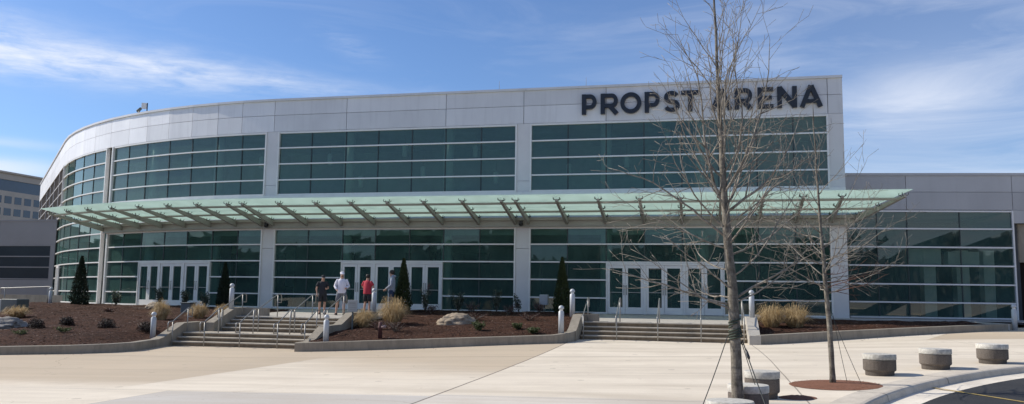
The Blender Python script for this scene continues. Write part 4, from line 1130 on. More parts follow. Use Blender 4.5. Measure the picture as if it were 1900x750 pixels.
limbs += limb_set(rg, [2.75, 2.83, 2.9, 3.0, 3.08, 3.15, 3.3, 3.35, 3.4, 3.55], 2.1, 2.1, 30, 52, .016, .015, .06)
limbs += limb_set(rg, [3.7, 3.78, 3.85, 4.0, 4.08, 4.15, 4.3, 4.5, 4.6, 4.7, 4.9, 5.1, 5.4, 5.7, 6.0], 2.0, .8, 52, 66, .014, .007, .07)
# the named big limbs: long one low to the left, low right, two steep ones
limbs += [(1.52, PI + AZR, R_(14), 1.9, .022, .02, 0), (1.58, AZR + .2, R_(34), 1.5, .022, .03, 0), (2.45, PI + AZR + .3, R_(28), 2.0, .02, .02, 0), (2.8, AZR - .2, R_(38), 1.9, .023, .05, 0), (2.95, PI + AZR - .25, R_(56), 2.5, .023, .07, 0), (3.1, AZR + .3, R_(58), 2.4, .022, .07, 0)]
make_tree('large bare tree in front whose top is cut off by the photo', T1, trunk1, limbs, 5, [M['twig'], M['twig_red']], dens_=2.0)
T2 = (9.83, -20.85, zg(9.83, -20.85) + .02)
trunk2 = [(-.1, 0, 0, .064), (.15, 0, 0, .051), (1.0, -.03, 0, .045), (1.9, -.08, 0, .037), (2.8, -.13, .02, .026), (3.8, -.17, .03, .017), (4.8, -.2, .04, .010), (5.15, -.2, .04, .005)]
rg2 = random.Random(4)
limbs2 = limb_set(rg2, [1.5, 1.6, 1.68, 1.75, 1.85, 1.9, 1.95, 2.05, 2.12, 2.2, 2.3, 2.38, 2.45, 2.6], 1.4, 1.55, 6, 26, .0115, .012, .05)
limbs2 += limb_set(rg2, [2.7, 2.85, 3.0, 3.2, 3.4, 3.6, 3.8, 4.0, 4.2], 1.5, .7, 38, 60, .012, .006, .08)
limbs2 += [(1.62, AZR + .1, R_(12), .95, .014, .02, 1), (1.8, AZR - .3, R_(10), .9, .013, .02, 1), (2.1, AZR, R_(30), 1.7, .013, .05, 0), (2.0, AZR + .25, R_(24), 1.6, .013, .06, 0), (1.95, AZR + .5, R_(8), 1.0, .010, .02, 1), (1.7, AZR - .5, R_(14), 1.0, .010, .02, 1), (1.68, PI + AZR, R_(20), 1.5, .012, .03, 0), (2.2, PI + AZR + .4, R_(30), 1.5, .012, .04, 0)]
make_tree('smaller slender bare tree growing from the round mulch ring by the kerb', T2, trunk2, limbs2, 9, [M['twig'], M['twig_red']], dens_=2.0)
# strap wrapped round the large trunk
mb = MB()
for k in range(4):
    pts = []
    for i in range(22):
        a = 2 * PI * i / 14 + k; h = .98 + k * .055 + i * .009 ; r = .088 - .003 * k
        pts.append((T1[0] + .02 - .004 * k + r * math.cos(a), T1[1] + r * math.sin(a), T1[2] + h))
    mb.tube(pts, .011, 5)
o = mb.build('trunk_strap', M['wrap']); o['label'] = 'dark green strap wound round the trunk of the large bare tree'; o['category'] = 'strap'
def stay(label, a, b, r=.006, buckle=False, mat='strap'):
    t = thing('tree_stay', label, 'tree stay', b)
    A, Bp = Vector(a), Vector(b); mid = (A + Bp) / 2 + Vector((0, 0, -.03))
    mb = MB(); mb.tube([A, A * .5 + mid * .5 + Vector((0, 0, -.006)), mid, mid * .5 + Bp * .5 + Vector((0, 0, -.006)), Bp], r, 6); mb.build('line', M[mat], t)
    if buckle:
        c = A + (Bp - A) * .18; mb = MB(); d = (Bp - A).normalized()
        mb.tube([c - d * .10, c - d * .05, c + d * .04, c + d * .07], [.008, .02, .024, .012], 6); mb.build('buckle', M['camera'], t)
ta = (T1[0] + .005, T1[1], T1[2] + 1.12)
stay('dark stay line running left from the large trunk down to the paving', (ta[0] - .09, ta[1], ta[2] - .02), (7.45, -25.6, zg(7.45, -25.6)), .007)
stay('dark stay with a buckle running right from the large trunk', (ta[0] + .10, ta[1] - .02, ta[2] - .08), (8.42, -25.7, zg(8.42, -25.7)), .0085, True)
stay('thin stay line right behind the large trunk', (ta[0] + .09, ta[1] + .05, ta[2] - .1), (8.40, -24.5, zg(8.4, -24.5)), .006)
tb = (T2[0] - .02, T2[1], T2[2] + 1.25)
stay('thin stay line from the small tree, left one of its two', (tb[0] + .05, tb[1], tb[2]), (10.12, -20.55, zg(10.12, -20.55) + .01), .005)
stay('thin stay line from the small tree, right one of its two', (tb[0] + .05, tb[1] + .02, tb[2] - .05), (10.33, -20.72, zg(10.33, -20.72) + .01), .005)

# ------------------------------------------------------------------ planting
def evergreen(label, x, y, z, H, Rm, seed, mat):
    rng = random.Random(seed); t = thing('conical_evergreen', label, 'evergreen', (x, y, z))
    mb = MB(); mb.tube([(x, y, z - .08), (x, y, z + H * .8)], [.045, .012], 8); mb.build('trunk', M['bark'], t)
    mb = MB(); n = int(5200 * H / 2.2)
    for _ in range(n):
        h = rng.random() ** 1.25; prof = (1 - h) ** .82 * (1 if h > .12 else .72 + h * 2.3)
        a = rng.uniform(0, 2 * PI); lump = 1 + .20 * noise.noise(Vector((math.cos(a) * 2.4, math.sin(a) * 2.4, h * 7 + seed))) + .1 * noise.noise(Vector((math.cos(a) * 6, math.sin(a) * 6, h * 18 + seed)))
        r = Rm * prof * lump * math.sqrt(rng.uniform(.35, 1.06)) + .012
        c = Vector((x + r * math.cos(a), y + r * math.sin(a), z + .03 + h * H))
        up = Vector((math.cos(a) * .45 + rng.gauss(0, .25), math.sin(a) * .45 + rng.gauss(0, .25), 1)).normalized() * rng.uniform(.045, .10)
        sd = Vector((-math.sin(a) + rng.gauss(0, .5), math.cos(a) + rng.gauss(0, .5), rng.gauss(0, .3))).normalized() * rng.uniform(.012, .026)
        mb.add([c - sd, c + sd, c + up * .6 + sd * .8, c + up, c + up * .6 - sd * .8], [(0, 1, 2, 3, 4)])
    mb.build('crown', mat, t)
evergreen('dark conical evergreen at the far left in front of the curved glass', -22.6, -.9, -.02, 2.38, .50, 1, M['evergreen_dark'])
evergreen('dark conical evergreen beside the left doors', -14.35, -1.35, .02, 2.05, .36, 2, M['evergreen_dark'])
evergreen('conical evergreen beside the man in the grey hoodie', -5.0, -2.6, .02, 2.2, .42, 3, M['evergreen'])
evergreen('conical evergreen just left of the right steps', 1.95, -2.6, .03, 2.25, .40, 4, M['evergreen'])

def shrub(label, x, y, z, H, Rm, seed, mat, n=420, leaf=.05, name='leafy_shrub', cat='shrub', ball=False):
    rng = random.Random(seed); t = thing(name, label, cat, (x, y, z)); sm = MB(); lm = MB()
    ns = max(4, int(n / 60)); tips = []
    for k in range(ns):
        a = rng.uniform(0, 2 * PI); r = Rm * rng.uniform(.3, 1); h = H * rng.uniform(.55, 1)
        p0 = Vector((x, y, z - .04)); p2 = Vector((x + r * math.cos(a), y + r * math.sin(a), z + h)); p1 = p0 * .5 + p2 * .5 + Vector((rng.gauss(0, .04), rng.gauss(0, .04), H * .1))
        sm.tube([p0, p1, p2], [.012, .008, .003], 4); tips.append((p0, p1, p2))
    for _ in range(n):
        p0, p1, p2 = rng.choice(tips); f = rng.uniform(.25, 1.03); c = (p0 * (1 - f) ** 2 + p1 * 2 * f * (1 - f) + p2 * f * f) + Vector((rng.gauss(0, Rm * .16), rng.gauss(0, Rm * .16), rng.gauss(0, H * .05)))
        if ball:
            u_ = rng.uniform(0, 1) ** .4; a_ = rng.uniform(0, 2 * PI); e_ = math.asin(rng.random()); l_ = 1 + .25 * noise.noise(Vector((math.cos(a_) * 2, math.sin(a_) * 2, e_ * 3 + seed)))
            c = Vector((x + Rm * u_ * l_ * math.cos(a_) * math.cos(e_), y + Rm * u_ * l_ * math.sin(a_) * math.cos(e_), z + H * u_ * l_ * math.sin(e_)))
        if c.z < z + .01: c.z = z + .015
        d = Vector((rng.gauss(0, 1), rng.gauss(0, 1), rng.gauss(.3, .8))).normalized() * leaf * rng.uniform(.6, 1.2); e = d.orthogonal().normalized() * leaf * .42
        e.rotate(Matrix.Rotation(rng.uniform(0, 6), 3, d))
        lm.add([c, c + d * .5 + e, c + d, c + d * .5 - e], [(0, 1, 2, 3)])
    sm.build('stems', M['twig'], t); lm.build('foliage', mat, t)
for i, (x, y, H, lab) in enumerate([(-20.9, -.4, .75, 'leafy shrub between the far left evergreen and the white post'), (-17.9, -1.2, .85, 'leafy shrub in front of the leftmost pair of left doors'), (-16.4, -1.4, .85, 'leafy shrub in front of the middle pair of the left doors'), (-15.2, -1.5, .75, 'leafy shrub left of the evergreen by the left doors'),
                                  (-4.0, -2.4, .95, 'leafy shrub right of the evergreen by the man in the hoodie'), (-2.75, -1.8, .85, 'leafy shrub behind the tan boulder'), (-1.05, -1.7, .95, 'leafy shrub midway along the middle glass'), (-.1, -1.5, .75, 'sparse leafy shrub in front of the pale pilaster')]):
    fn = zleft if x < -9 else zmid
    shrub(lab, x, y, min(fn(x, y) + bump(x, y), .1), H, .28, 30 + i, M['shrub'], 620 if i != 7 else 260, .07)
for i, (x, y, H, r, lab) in enumerate([(-15.9, -11.0, .30, .26, 'small dark round shrub left of centre in the left bed'), (-15.55, -9.9, .28, .24, 'small dark round shrub behind the first one in the left bed'), (-13.6, -10.2, .30, .28, 'small dark reddish shrub in the middle of the left bed'), (-11.95, -10.2, .30, .28, 'small dark shrub near the bollard of the left bed'), (-19.5, -11.5, .35, .30, 'small dark shrub at the far left edge of the left bed')]):
    shrub(lab, x, y, zleft(x, y) + bump(x, y), H * 1.15, r * 1.2, 50 + i, M['shrub_dark'], 1300, .04, 'low_shrub', 'shrub', True)
for i, (x, y, H, r, lab) in enumerate([(-3.6, -3.0, .32, .34, 'reddish twiggy shrub behind the tan boulder on its left'), (-2.0, -2.4, .42, .42, 'reddish twiggy shrub between two leafy shrubs'), (-.2, -3.0, .35, .4, 'reddish twiggy shrub near the pale pilaster'), (1.0, -2.6, .38, .34, 'reddish twiggy shrub left of the grey utility box'), (1.1, -5.2, .28, .42, 'reddish low shrub in the right part of the middle bed'), (-1.0, -5.4, .26, .4, 'reddish low shrub right of the tan boulder'), (-2.9, -9.0, .3, .36, 'greyish red shrub in front of the tan boulder'), (-3.8, -8.4, .34, .34, 'dark reddish shrub under the straw grass')]):
    shrub(lab, x, y, zmid(x, y) + bump(x, y), H * 1.1, r * 1.2, 70 + i, M['shrub_red'], 800, .032, 'twiggy_shrub')
for i, (x, y, lab) in enumerate([(-.1, -8.3, 'small bright green tuft right of the boulder in the middle bed'), (1.25, -8.0, 'small green tuft in the right half of the middle bed'), (2.0, -8.9, 'small green tuft close to the front wall of the middle bed')]):
    shrub(lab, x, y, zmid(x, y) + bump(x, y), .30 if i == 0 else .2, .24, 90 + i, M['tuft'], 800, .05, 'green_tuft', 'plant')
for i, (x, y, lab) in enumerate([(-13.9, -12.0, 'small green tuft in the middle of the left bed'), (-15.0, -12.6, 'small green tuft left of the other tuft in the left bed'), (-18.2, -4.3, 'small reddish tuft high in the left bed')]):
    shrub(lab, x, y, zleft(x, y) + bump(x, y), .16, .3, 95 + i, M['tuft'] if i < 2 else M['shrub_red'], 300, .05, 'green_tuft', 'plant')

def grass(label, x, y, z, H, Rm, seed, lean=(0, 0), n=850):
    rng = random.Random(seed); t = thing('straw_grass', label, 'ornamental grass', (x, y, z)); mb = MB()
    for _ in range(n):
        a = rng.uniform(0, 2 * PI); r = Rm * .46 * math.sqrt(rng.random()); b = Vector((x + r * math.cos(a), y + r * math.sin(a), z - .02))
        q = .5 * r / (Rm * .46) + .55 * rng.random(); a += rng.gauss(0, .5)
        out = Vector((math.cos(a) * q + lean[0], math.sin(a) * q + lean[1], 0)) * Rm; h = H * (1.02 - .5 * q * q) * (rng.uniform(.5, 1.02) if rng.random() < .85 else rng.uniform(1.0, 1.28))
        p1 = b + out * .30 + Vector((0, 0, h * .62)); p2 = b + out * .72 + Vector((0, 0, h * .97)); p3 = b + out * 1.25 + Vector((rng.gauss(0, .03), rng.gauss(0, .03), h * (1.05 - .55 * q) * rng.uniform(.8, 1.05)))
        w = Vector((math.cos(a + 1 + rng.random()), math.sin(a + 1 + rng.random()), 0)) * .006
        mb.add([b - w, b + w, p1 + w, p1 - w, p2 + w * .7, p2 - w * .7, p3], [(0, 1, 2, 3), (3, 2, 4, 5), (5, 4, 6)])
    mb.build('blades', M['straw'], t)
for i, (x, y, H, r, fn, lab) in enumerate([(-4.65, -7.6, .62, .42, zmid, 'straw grass clump leaning over the step wall behind the sign'), (-3.85, -6.8, .95, .58, zmid, 'tall straw grass clump in front of the conical evergreen by the people'),
                                          (10.02, -5.3, .78, .50, zright, 'straw grass clump beside the right bollard, left one'), (10.85, -5.1, .78, .55, zright, 'straw grass clump beside the right bollard, right one'),
                                          (-13.35, -7.4, .72, .36, zleft, 'straw grass clump behind the bollard of the left bed'), (-12.2, -6.6, .58, .36, zleft, 'pale straw grass clump at the right side of the left bed'), (-11.5, -6.0, .50, .34, zleft, 'small straw grass clump next to the left cheek wall'),
                                          (-20.3, -7.2, .46, .5, zleft, 'straw grass clump at the far left beside the utility cabinet'), (-22.3, -8.0, .3, .45, zleft, 'flattened straw grass at the left edge of the photo')]):
    grass(lab, x, y, fn(x, y) + bump(x, y), H, r, 110 + i)

def boulder(label, x, y, z, sx, sy, sz, seed, mat, rot=0):
    bm = bmesh.new(); bmesh.ops.create_icosphere(bm, subdivisions=5, radius=1)
    for v in bm.verts:
        c = v.co.copy(); d = 1 + .28 * noise.noise(c * 1.2 + Vector((seed, 0, 0))) + .15 * noise.noise(c * 2.9 + Vector((0, seed, 0))) + .06 * noise.noise(c * 8)
        lay = math.floor((c.z + .15 * noise.noise(c * 1.6)) * 5) / 5
        c.z = c.z * .55 + lay * .45; c *= d
        v.co = Vector((c.x * sx, c.y * sy, max(c.z, -.5) * sz))
    bmesh.ops.rotate(bm, verts=bm.verts, matrix=Matrix.Rotation(rot, 3, 'Z'), cent=(0, 0, 0))
    me = bpy.data.meshes.new('boulder'); bm.to_mesh(me); bm.free(); me.materials.append(mat)
    for p in me.polygons: p.use_smooth = True
    o = bpy.data.objects.new('boulder', me); COL.objects.link(o); o.location = (x, y, z); o['label'] = label; o['category'] = 'boulder'
boulder('tan layered boulder in the middle mulch bed', -1.45, -6.4, zmid(-1.45, -6.4) + .05, .70, .48, .38, 2, M['rock'], .2)
boulder('long flat grey boulder at the left edge of the left bed', -18.0, -10.4, zleft(-18.0, -10.4) + .02, .95, .55, .34, 5, M['rock_grey'], .15)
boulder('small pale boulder in front of the left doors', -16.9, -2.9, .03, .42, .3, .2, 8, M['rock'], 0)

# ------------------------------------------------------------------ cabinets, small sign, valve post
t = thing('utility_cabinet', 'dark grey-green utility cabinet at the far left by the ramp', 'utility box', (-24.0, -3.6, -.55))
mb = MB(); mb.bevel_box(-24.28, -23.4, -3.95, -3.2, -.62, .28, .02); mb.build('body', M['box'], t)
mb = MB(); mb.bevel_box(-24.47, -24.285, -3.93, -3.25, -.62, .26, .01); mb.build('side_panel', M['box_pale'], t)
t = thing('meter_box', 'small grey box on a post beside the conical evergreen near the right steps', 'utility box', (1.05, -2.2, .02))
mb = MB(); mb.tube([(1.12, -2.2, -.05), (1.12, -2.2, .36)], .03, 8); mb.build('post', M['rail'], t)
mb = MB(); mb.bevel_box(.94, 1.3, -2.33, -2.12, .36, .80, .015); mb.build('body', M['box_pale'], t)
mb = MB(); mb.box(.975, 1.265, -2.334, -2.328, .40, .76); mb.build('lid', M['box_pale'], t)
t = thing('utility_box', 'dark low box behind the straw grass near the left doors', 'utility box', (-14.3, -4.2, -.25))
mb = MB(); mb.bevel_box(-14.55, -14.1, -4.4, -3.95, -.35, .22, .015); mb.build('body', M['box'], t)
mb = MB(); mb.bevel_box(-14.58, -14.07, -4.43, -3.92, .221, .26, .01); mb.build('lid', M['box'], t)
sx, sy = -4.85, -8.3; sz = zmid(sx, sy)
t = thing('small_sign', 'small grey square sign on a dark post by the left steps', 'sign', (sx, sy, sz))
mb = MB(); mb.box(sx - .025, sx + .025, sy, sy + .04, sz - .1, sz + .70); mb.build('post', M['box'], t)
mb = MB(); mb.bevel_box(sx - .19, sx + .19, sy - .025, sy - .002, sz + .62, sz + 1.05, .006); pn = mb.build('panel', M['sign_grey'], t)
for k, (w, h) in enumerate(((.12, .05), (.15, .018), (.14, .018), (.10, .018))):
    mb = MB(); zz = sz + .96 - k * .085; mb.box(sx - w, sx + w, sy - .0285, sy - .026, zz - h, zz); mb.build('print', M['rail'], pn)
vx, vy = -3.05, -10.1; vz = zmid(vx, vy)
t = thing('valve_post', 'short dull red post with a pink tag in the middle bed', 'post', (vx, vy, vz))
mb = MB(); mb.lathe([(.075, -.05), (.07, .30), (.085, .31), (.085, .36), (.06, .42), (.06, .50), (.03, .53)], (vx, vy, vz), 12); mb.build('body', M['post_red'], t)
mb = MB(); mb.tube([(vx + .06, vy - .02, vz + .36), (vx + .20, vy - .02, vz + .38)], [.05, .055], 10); mb.build('outlet', M['post_pink'], t)

# ------------------------------------------------------------------ ramp at the far left
t = thing('ramp_wall', 'low concrete ramp wall at the far left in front of the grey wing', 'ramp wall', (-30, 4, -.3))
mb = MB(); mb.prism([(-40, -1.4), (-25.5, -1.4), (-25.5, -.04), (-29, -.10), (-33, -.38), (-40, -.42)], 'y', .6, .9); mb.build('wall', M['terrace'], t)
mb = MB(); mb.prism([(-40, -1.4), (-27.8, -1.4), (-27.8, .42), (-40, .42)], 'y', 6.2, 6.5); mb.build('back_wall', M['concrete'], t)
for i, (xa, za, xb, zb, lab) in enumerate([(-25.9, .0, -28.6, -.1, 'ramp handrail at the far left, right one by the curved glass'), (-29.2, -.1, -32.2, -.36, 'ramp handrail at the far left, left one by the cabinet')]):
    y = .75; t = thing('handrail', lab, 'handrail', (xb, y, zb))
    for x, z in ((xa, za), (xb, zb)):
        mb = MB(); mb.tube([(x, y, z - .1), (x, y, z + .88)], .024, 8); mb.build('post', M['rail'], t)
    mb = MB(); mb.tube([(xa + .25, y, za + .6), (xa + .25, y, za + .85), (xa + .2, y, za + .9), (xa, y, za + .9), (xb, y, zb + .9), (xb - .25, y, zb + .9), (xb - .3, y, zb + .85), (xb - .3, y, zb + .6)], .024, 8); mb.build('rail', M['rail'], t)

# ------------------------------------------------------------------ people
def skin_mesh(name, verts, edges, radii, mat, parent, root=0, sub=1):
    me = bpy.data.meshes.new(name); me.from_pydata([tuple(v) for v in verts], edges, [])
    o = bpy.data.objects.new(name, me); COL.objects.link(o)
    md = o.modifiers.new('Skin', 'SKIN'); md.use_smooth_shade = True; md.branch_smoothing = .3
    sd = me.skin_vertices[0].data
    for i, r in enumerate(radii): sd[i].radius = (r, r) if not isinstance(r, tuple) else r; sd[i].use_root = (i == root)
    m2 = o.modifiers.new('Sub', 'SUBSURF'); m2.levels = sub; m2.render_levels = sub
    bpy.context.view_layer.update()
    dg = bpy.context.evaluated_depsgraph_get(); ev = o.evaluated_get(dg); nm = bpy.data.meshes.new_from_object(ev)
    o.modifiers.clear(); o.data = nm; nm.name = name
    nm.materials.clear(); nm.materials.append(mat)
    for p in nm.polygons: p.use_smooth = True
    o.parent = parent; return o

def person(label, x, y, z, rot, H, pose):
    """built facing -y, then turned by rot about z"""
    k = H / 1.76; t = thing('person', label, 'person', (x, y, z)); t.rotation_euler = (0, 0, rot); t.scale = (k, k, k)
    J = {'pel': (0, 0, .95), 'sp': (0, .01, 1.10), 'ch': (0, .01, 1.30), 'nk': (0, .02, 1.46), 'hb': (0, -.005, 1.555), 'hm': (0, -.015, 1.64), 'ht': (0, -.005, 1.715),
         'hipL': (.095, 0, .90), 'knL': (.105, -.01, .50), 'anL': (.11, .02, .085), 'toL': (.12, -.14, .035), 'heL': (.11, .055, .04),
         'shL': (.185, .02, 1.40), 'elL': (.26, .03, 1.14), 'wrL': (.24, -.10, .92)}
    for n in ('hip', 'kn', 'an', 'to', 'he', 'sh', 'el', 'wr'):
        p = J[n + 'L']; J[n + 'R'] = (-p[0], p[1], p[2])
    J.update(pose.get('J', {}))
    V = lambda n: Vector(J[n])
    names = ['pel', 'sp', 'ch', 'nk', 'hb', 'hm', 'ht']; verts = [V(n) for n in names]; rad = [(.135, .105), (.125, .10), (.145, .11), (.062, .062), (.074, .082), (.092, .106), (.070, .080)]
    edges = [(0, 1), (1, 2), (2, 3), (3, 4), (4, 5), (5, 6)]; idx = {n: i for i, n in enumerate(names)}
    def addv(n, p, r, par): idx[n] = len(verts); verts.append(Vector(p)); rad.append(r); edges.append((idx[par], idx[n]))
    nose = V('hm') + (pose.get('face', Vector((0, -1, 0)))) * .10 + Vector((0, 0, -.02)); addv('nose', nose, .014, 'hm')
    for s in 'LR':
        sg = 1 if s == 'L' else -1
        addv('hip' + s, V('hip' + s), .088, 'pel'); addv('th' + s, V('hip' + s) * .5 + V('kn' + s) * .5, .075, 'hip' + s); addv('kn' + s, V('kn' + s), .056, 'th' + s)
        addv('ca' + s, V('kn' + s) * .62 + V('an' + s) * .38 + Vector((0, .015, 0)), .056, 'kn' + s); addv('an' + s, V('an' + s), .037, 'ca' + s); addv('to' + s, V('to' + s), .032, 'an' + s)
        addv('sh' + s, V('sh' + s) - Vector((sg * .02, 0, .015)), .046, 'ch'); addv('el' + s, V('el' + s), .043, 'sh' + s); addv('wr' + s, V('wr' + s), .028, 'el' + s)
        d = (V('wr' + s) - V('el' + s)).normalized(); sd_ = d.cross(Vector((sg, .2, .1))).normalized()
        pc = V('wr' + s) + d * .055; addv('pa' + s, pc, (.036, .024), 'wr' + s)
        for fi, (of, ln) in enumerate(((-.03, .062), (-.011, .075), (.010, .070), (.029, .055))):
            cur = d.cross(sd_) * (.3 * sg); b0_ = pc + sd_ * of + d * .02
            addv(f'f{fi}a' + s, b0_ + d * ln * .5, .0095, 'pa' + s); addv(f'f{fi}b' + s, b0_ + d * ln * .85 + cur * ln * .8, .0085, f'f{fi}a' + s)
        th = V('wr' + s) + d * .03 - sd_ * .035; addv('tha' + s, th, .012, 'wr' + s); addv('thb' + s, th + d * .035 - sd_ * .015, .010, 'tha' + s)
    skin_mesh('body', verts, edges, rad, M['skin'], t)
    # eyes
    f = pose.get('face', Vector((0, -1, 0))).normalized(); side = f.cross(Vector((0, 0, 1))).normalized()
    for q in (-1, 1):
        mb = MB(); c = V('hm') + f * .088 + side * q * .032 + Vector((0, 0, .005)); mb.lathe([(.003, -.008), (.009, -.004), (.009, .004), (.003, .008)], c, 8)
        me = mb.build('eye', M['eye']); me.parent = t
    # hair or cap
    def cap_mesh(name, mat, rx, ry, z0, z1, brim=None):
        m = MB(); c = V('hm') + Vector((0, .006, .0)); pr = []
        m.lathe([(1.0, 0), (1.0, .3), (.93, .58), (.75, .82), (.42, .96), (.05, 1.0)], (0, 0, 0), 18)
        m.v = [(c.x + a * rx, c.y + b * ry, c.z + z0 + cc * (z1 - z0)) for a, b, cc in m.v]
        if brim:
            fdir = brim; n0 = len(m.v); pts = []
            for i in range(9):
                a = -1.0 + 2.0 * i / 8; dd = fdir * math.cos(a) + side * math.sin(a)
                pts.append(c + Vector((dd.x * rx * 1.0, dd.y * ry * 1.0, z0 + .012)))
                pts.append(c + Vector((dd.x * rx, dd.y * ry, z0 - .012)) + fdir * .075 * math.cos(a * 1.2))
            m.add(pts, [(2 * i, 2 * i + 1, 2 * i + 3, 2 * i + 2) for i in range(8)])
        o = m.build(name, mat); o.parent = t
    if 'cap' in pose: cap_mesh('cap', M[pose['cap']], .094, .110, .022, .112, pose.get('brim', f))
    if 'hair' in pose:
        m = MB(); c = V('hm') + Vector((0, 0, .0)) - f * .012
        m.lathe([(.62, -.95), (.95, -.5), (1.04, .05), (.97, .5), (.70, .84), (.32, .98), (.04, 1.0)], (0, 0, 0), 18)
        m.v = [(c.x + a * .088 - f.x * .008, c.y + b * .100 - f.y * .012, c.z + .020 + cc * .092) for a, b, cc in m.v]
        o = m.build('hair', M[pose['hair']]); o.parent = t
    if 'beard' in pose:
        m = MB(); m.lathe([(.4, -1), (.9, -.5), (1, .2), (.8, 1)], (0, 0, 0), 14); c = V('hm') + f * .045 + Vector((0, 0, -.065))
        m.v = [(c.x + a * .052, c.y + b * .045, c.z - .006 + cc * .026) for a, b, cc in m.v]; o = m.build('beard', M['beard']); o.parent = t
    # clothes: lofted shells that follow the body
    long = pose.get('long', False)
    def loft(m, rings, n=18, caps=True):
        vs = []; fs = []
        for c, rx, ry in rings:
            for k_ in range(n):
                a = 2 * PI * k_ / n; vs.append((c[0] + rx * math.cos(a), c[1] + ry * math.sin(a), c[2]))
        for i in range(len(rings) - 1):
            for k_ in range(n):
                a = i * n + k_; b = i * n + (k_ + 1) % n; fs.append((a, b, b + n, a + n))
        fs += [tuple(range(n - 1, -1, -1)), tuple(range((len(rings) - 1) * n, len(rings) * n))]
        m.add(vs, fs, 0, True)
    pe, spn, ch, nk = V('pel'), V('sp'), V('ch'), V('nk')
    m = MB(); g = pose.get('girth', 1.0); hem = pose.get('hem', -.07)
    loft(m, [(pe + Vector((0, 0, hem)), .176 * g, .138 * g), (pe + Vector((0, 0, hem + .02)), .180 * g, .142 * g), (spn, .168 * g, .136 * g), (ch * .6 + spn * .4, .182 * g, .138 * g), (ch + Vector((0, 0, .05)), .200, .132), (Vector((ch.x, ch.y + .01, 1.41)), .180, .108), (Vector((nk.x, nk.y, 1.455)), .110, .085), (nk + Vector((0, 0, .02)), .068, .066)])
    for s in 'LR':
        sh, el, wr = V('sh' + s), V('el' + s), V('wr' + s); inn = ch * .45 + sh * .55
        if long: m.tube([inn, sh - Vector((0, 0, .01)), sh * .5 + el * .5, el, el * .45 + wr * .55, wr - (wr - el).normalized() * .01], [.06, .068, .062, .055, .049, .040], 12)
        else: m.tube([inn, sh - Vector((0, 0, .01)), sh * .6 + el * .4, sh * .32 + el * .68], [.06, .070, .070, .069], 12)
    o = m.build('hoodie' if pose.get('hood') else 'shirt', M[pose['top']]); o.parent = t
    if pose.get('hood'):
        m = MB(); c = V('nk') - f * .05 + Vector((0, 0, .02)); m.lathe([(.5, -1), (1, -.3), (1.02, .3), (.6, .9)], (0, 0, 0), 16); m.v = [(c.x + a * .115, c.y + b * .10, c.z + cc * .075) for a, b, cc in m.v]; o = m.build('hood', M[pose['top']]); o.parent = t
    m = MB()
    loft(m, [(pe + Vector((0, 0, .06)), .152 * g, .122 * g), (pe + Vector((0, 0, -.02)), .166, .130), (pe + Vector((0, 0, -.10)), .172, .132), (pe + Vector((0, 0, -.15)), .13, .10)])
    for s in 'LR':
        hp, kn, an = V('hip' + s), V('kn' + s), V('an' + s)
        if pose.get('trousers'): m.tube([hp + Vector((0, 0, .03)), hp * .7 + kn * .3, kn, kn * .55 + an * .45, an + Vector((0, 0, .03))], [.095, .097, .074, .068, .060], 12)
        else: m.tube([hp + Vector((0, 0, .03)), hp * .7 + kn * .3, hp * .15 + kn * .85], [.095, .102, .098], 12)
    o = m.build('trousers' if pose.get('trousers') else 'shorts', M[pose['bottom']]); o.parent = t
    for s in 'LR':
        an, to, he = V('an' + s), V('to' + s), V('he' + s)
        skin_mesh('shoe', [he + Vector((0, 0, .012)), an - Vector((0, 0, .035)), an * .45 + to * .55 + Vector((0, 0, -.008)), to + Vector((0, 0, .008))], [(0, 1), (1, 2), (2, 3)], [.042, .048, .046, .036], M[pose.get('shoe', 'shoe')], t, 1)
    if 'phone' in pose:
        p = Vector(pose['phone']); m = MB(); m.obox(p, (.036, .006, .072), .2); o = m.build('phone', M['phone']); o.parent = t
        # a held thing is its own object: detach from the person but keep the place
        o.parent = None; mw = Matrix.Translation((x, y, z)) @ Matrix.Rotation(rot, 4, 'Z') @ Matrix.Scale(k, 4); o.data.transform(mw)
        o['label'] = pose['phone_label']; o['category'] = 'phone'; o.name = 'mobile_phone'
    return t
D = Vector
person('person in black t-shirt, black shorts and dark cap looking down at the left steps', -7.62, -5.0, tz(-5.0), R_(35), 1.63,
       {'top': 'c_black', 'bottom': 'c_black', 'cap': 'c_black', 'face': D((0, -.9, -.35)),
        'J': {'hb': (0, -.03, 1.555), 'hm': (0, -.065, 1.625), 'ht': (0, -.075, 1.70), 'elR': (-.27, .02, 1.14), 'wrR': (-.25, -.06, .90), 'elL': (.25, -.02, 1.15), 'wrL': (.13, -.24, 1.14), 'toL': (.17, -.12, .035), 'toR': (-.17, -.12, .035)},
        'shoe': 'shoe'})
person('person in white long-sleeved top, grey shorts and white cap facing the plaza', -6.62, -5.35, tz(-5.35), R_(25), 1.76,
       {'top': 'c_white', 'bottom': 'c_grey', 'cap': 'c_white', 'beard': 1, 'long': True, 'face': D((.1, -1, -.05)),
        'J': {'elL': (.27, .04, 1.16), 'wrL': (.17, -.20, 1.10), 'elR': (-.27, .04, 1.16), 'wrR': (-.20, -.17, 1.02), 'hipR': (-.10, 0, .90), 'knR': (-.16, -.02, .50), 'anR': (-.20, .03, .085), 'toR': (-.25, -.12, .035), 'heR': (-.19, .065, .04)}})
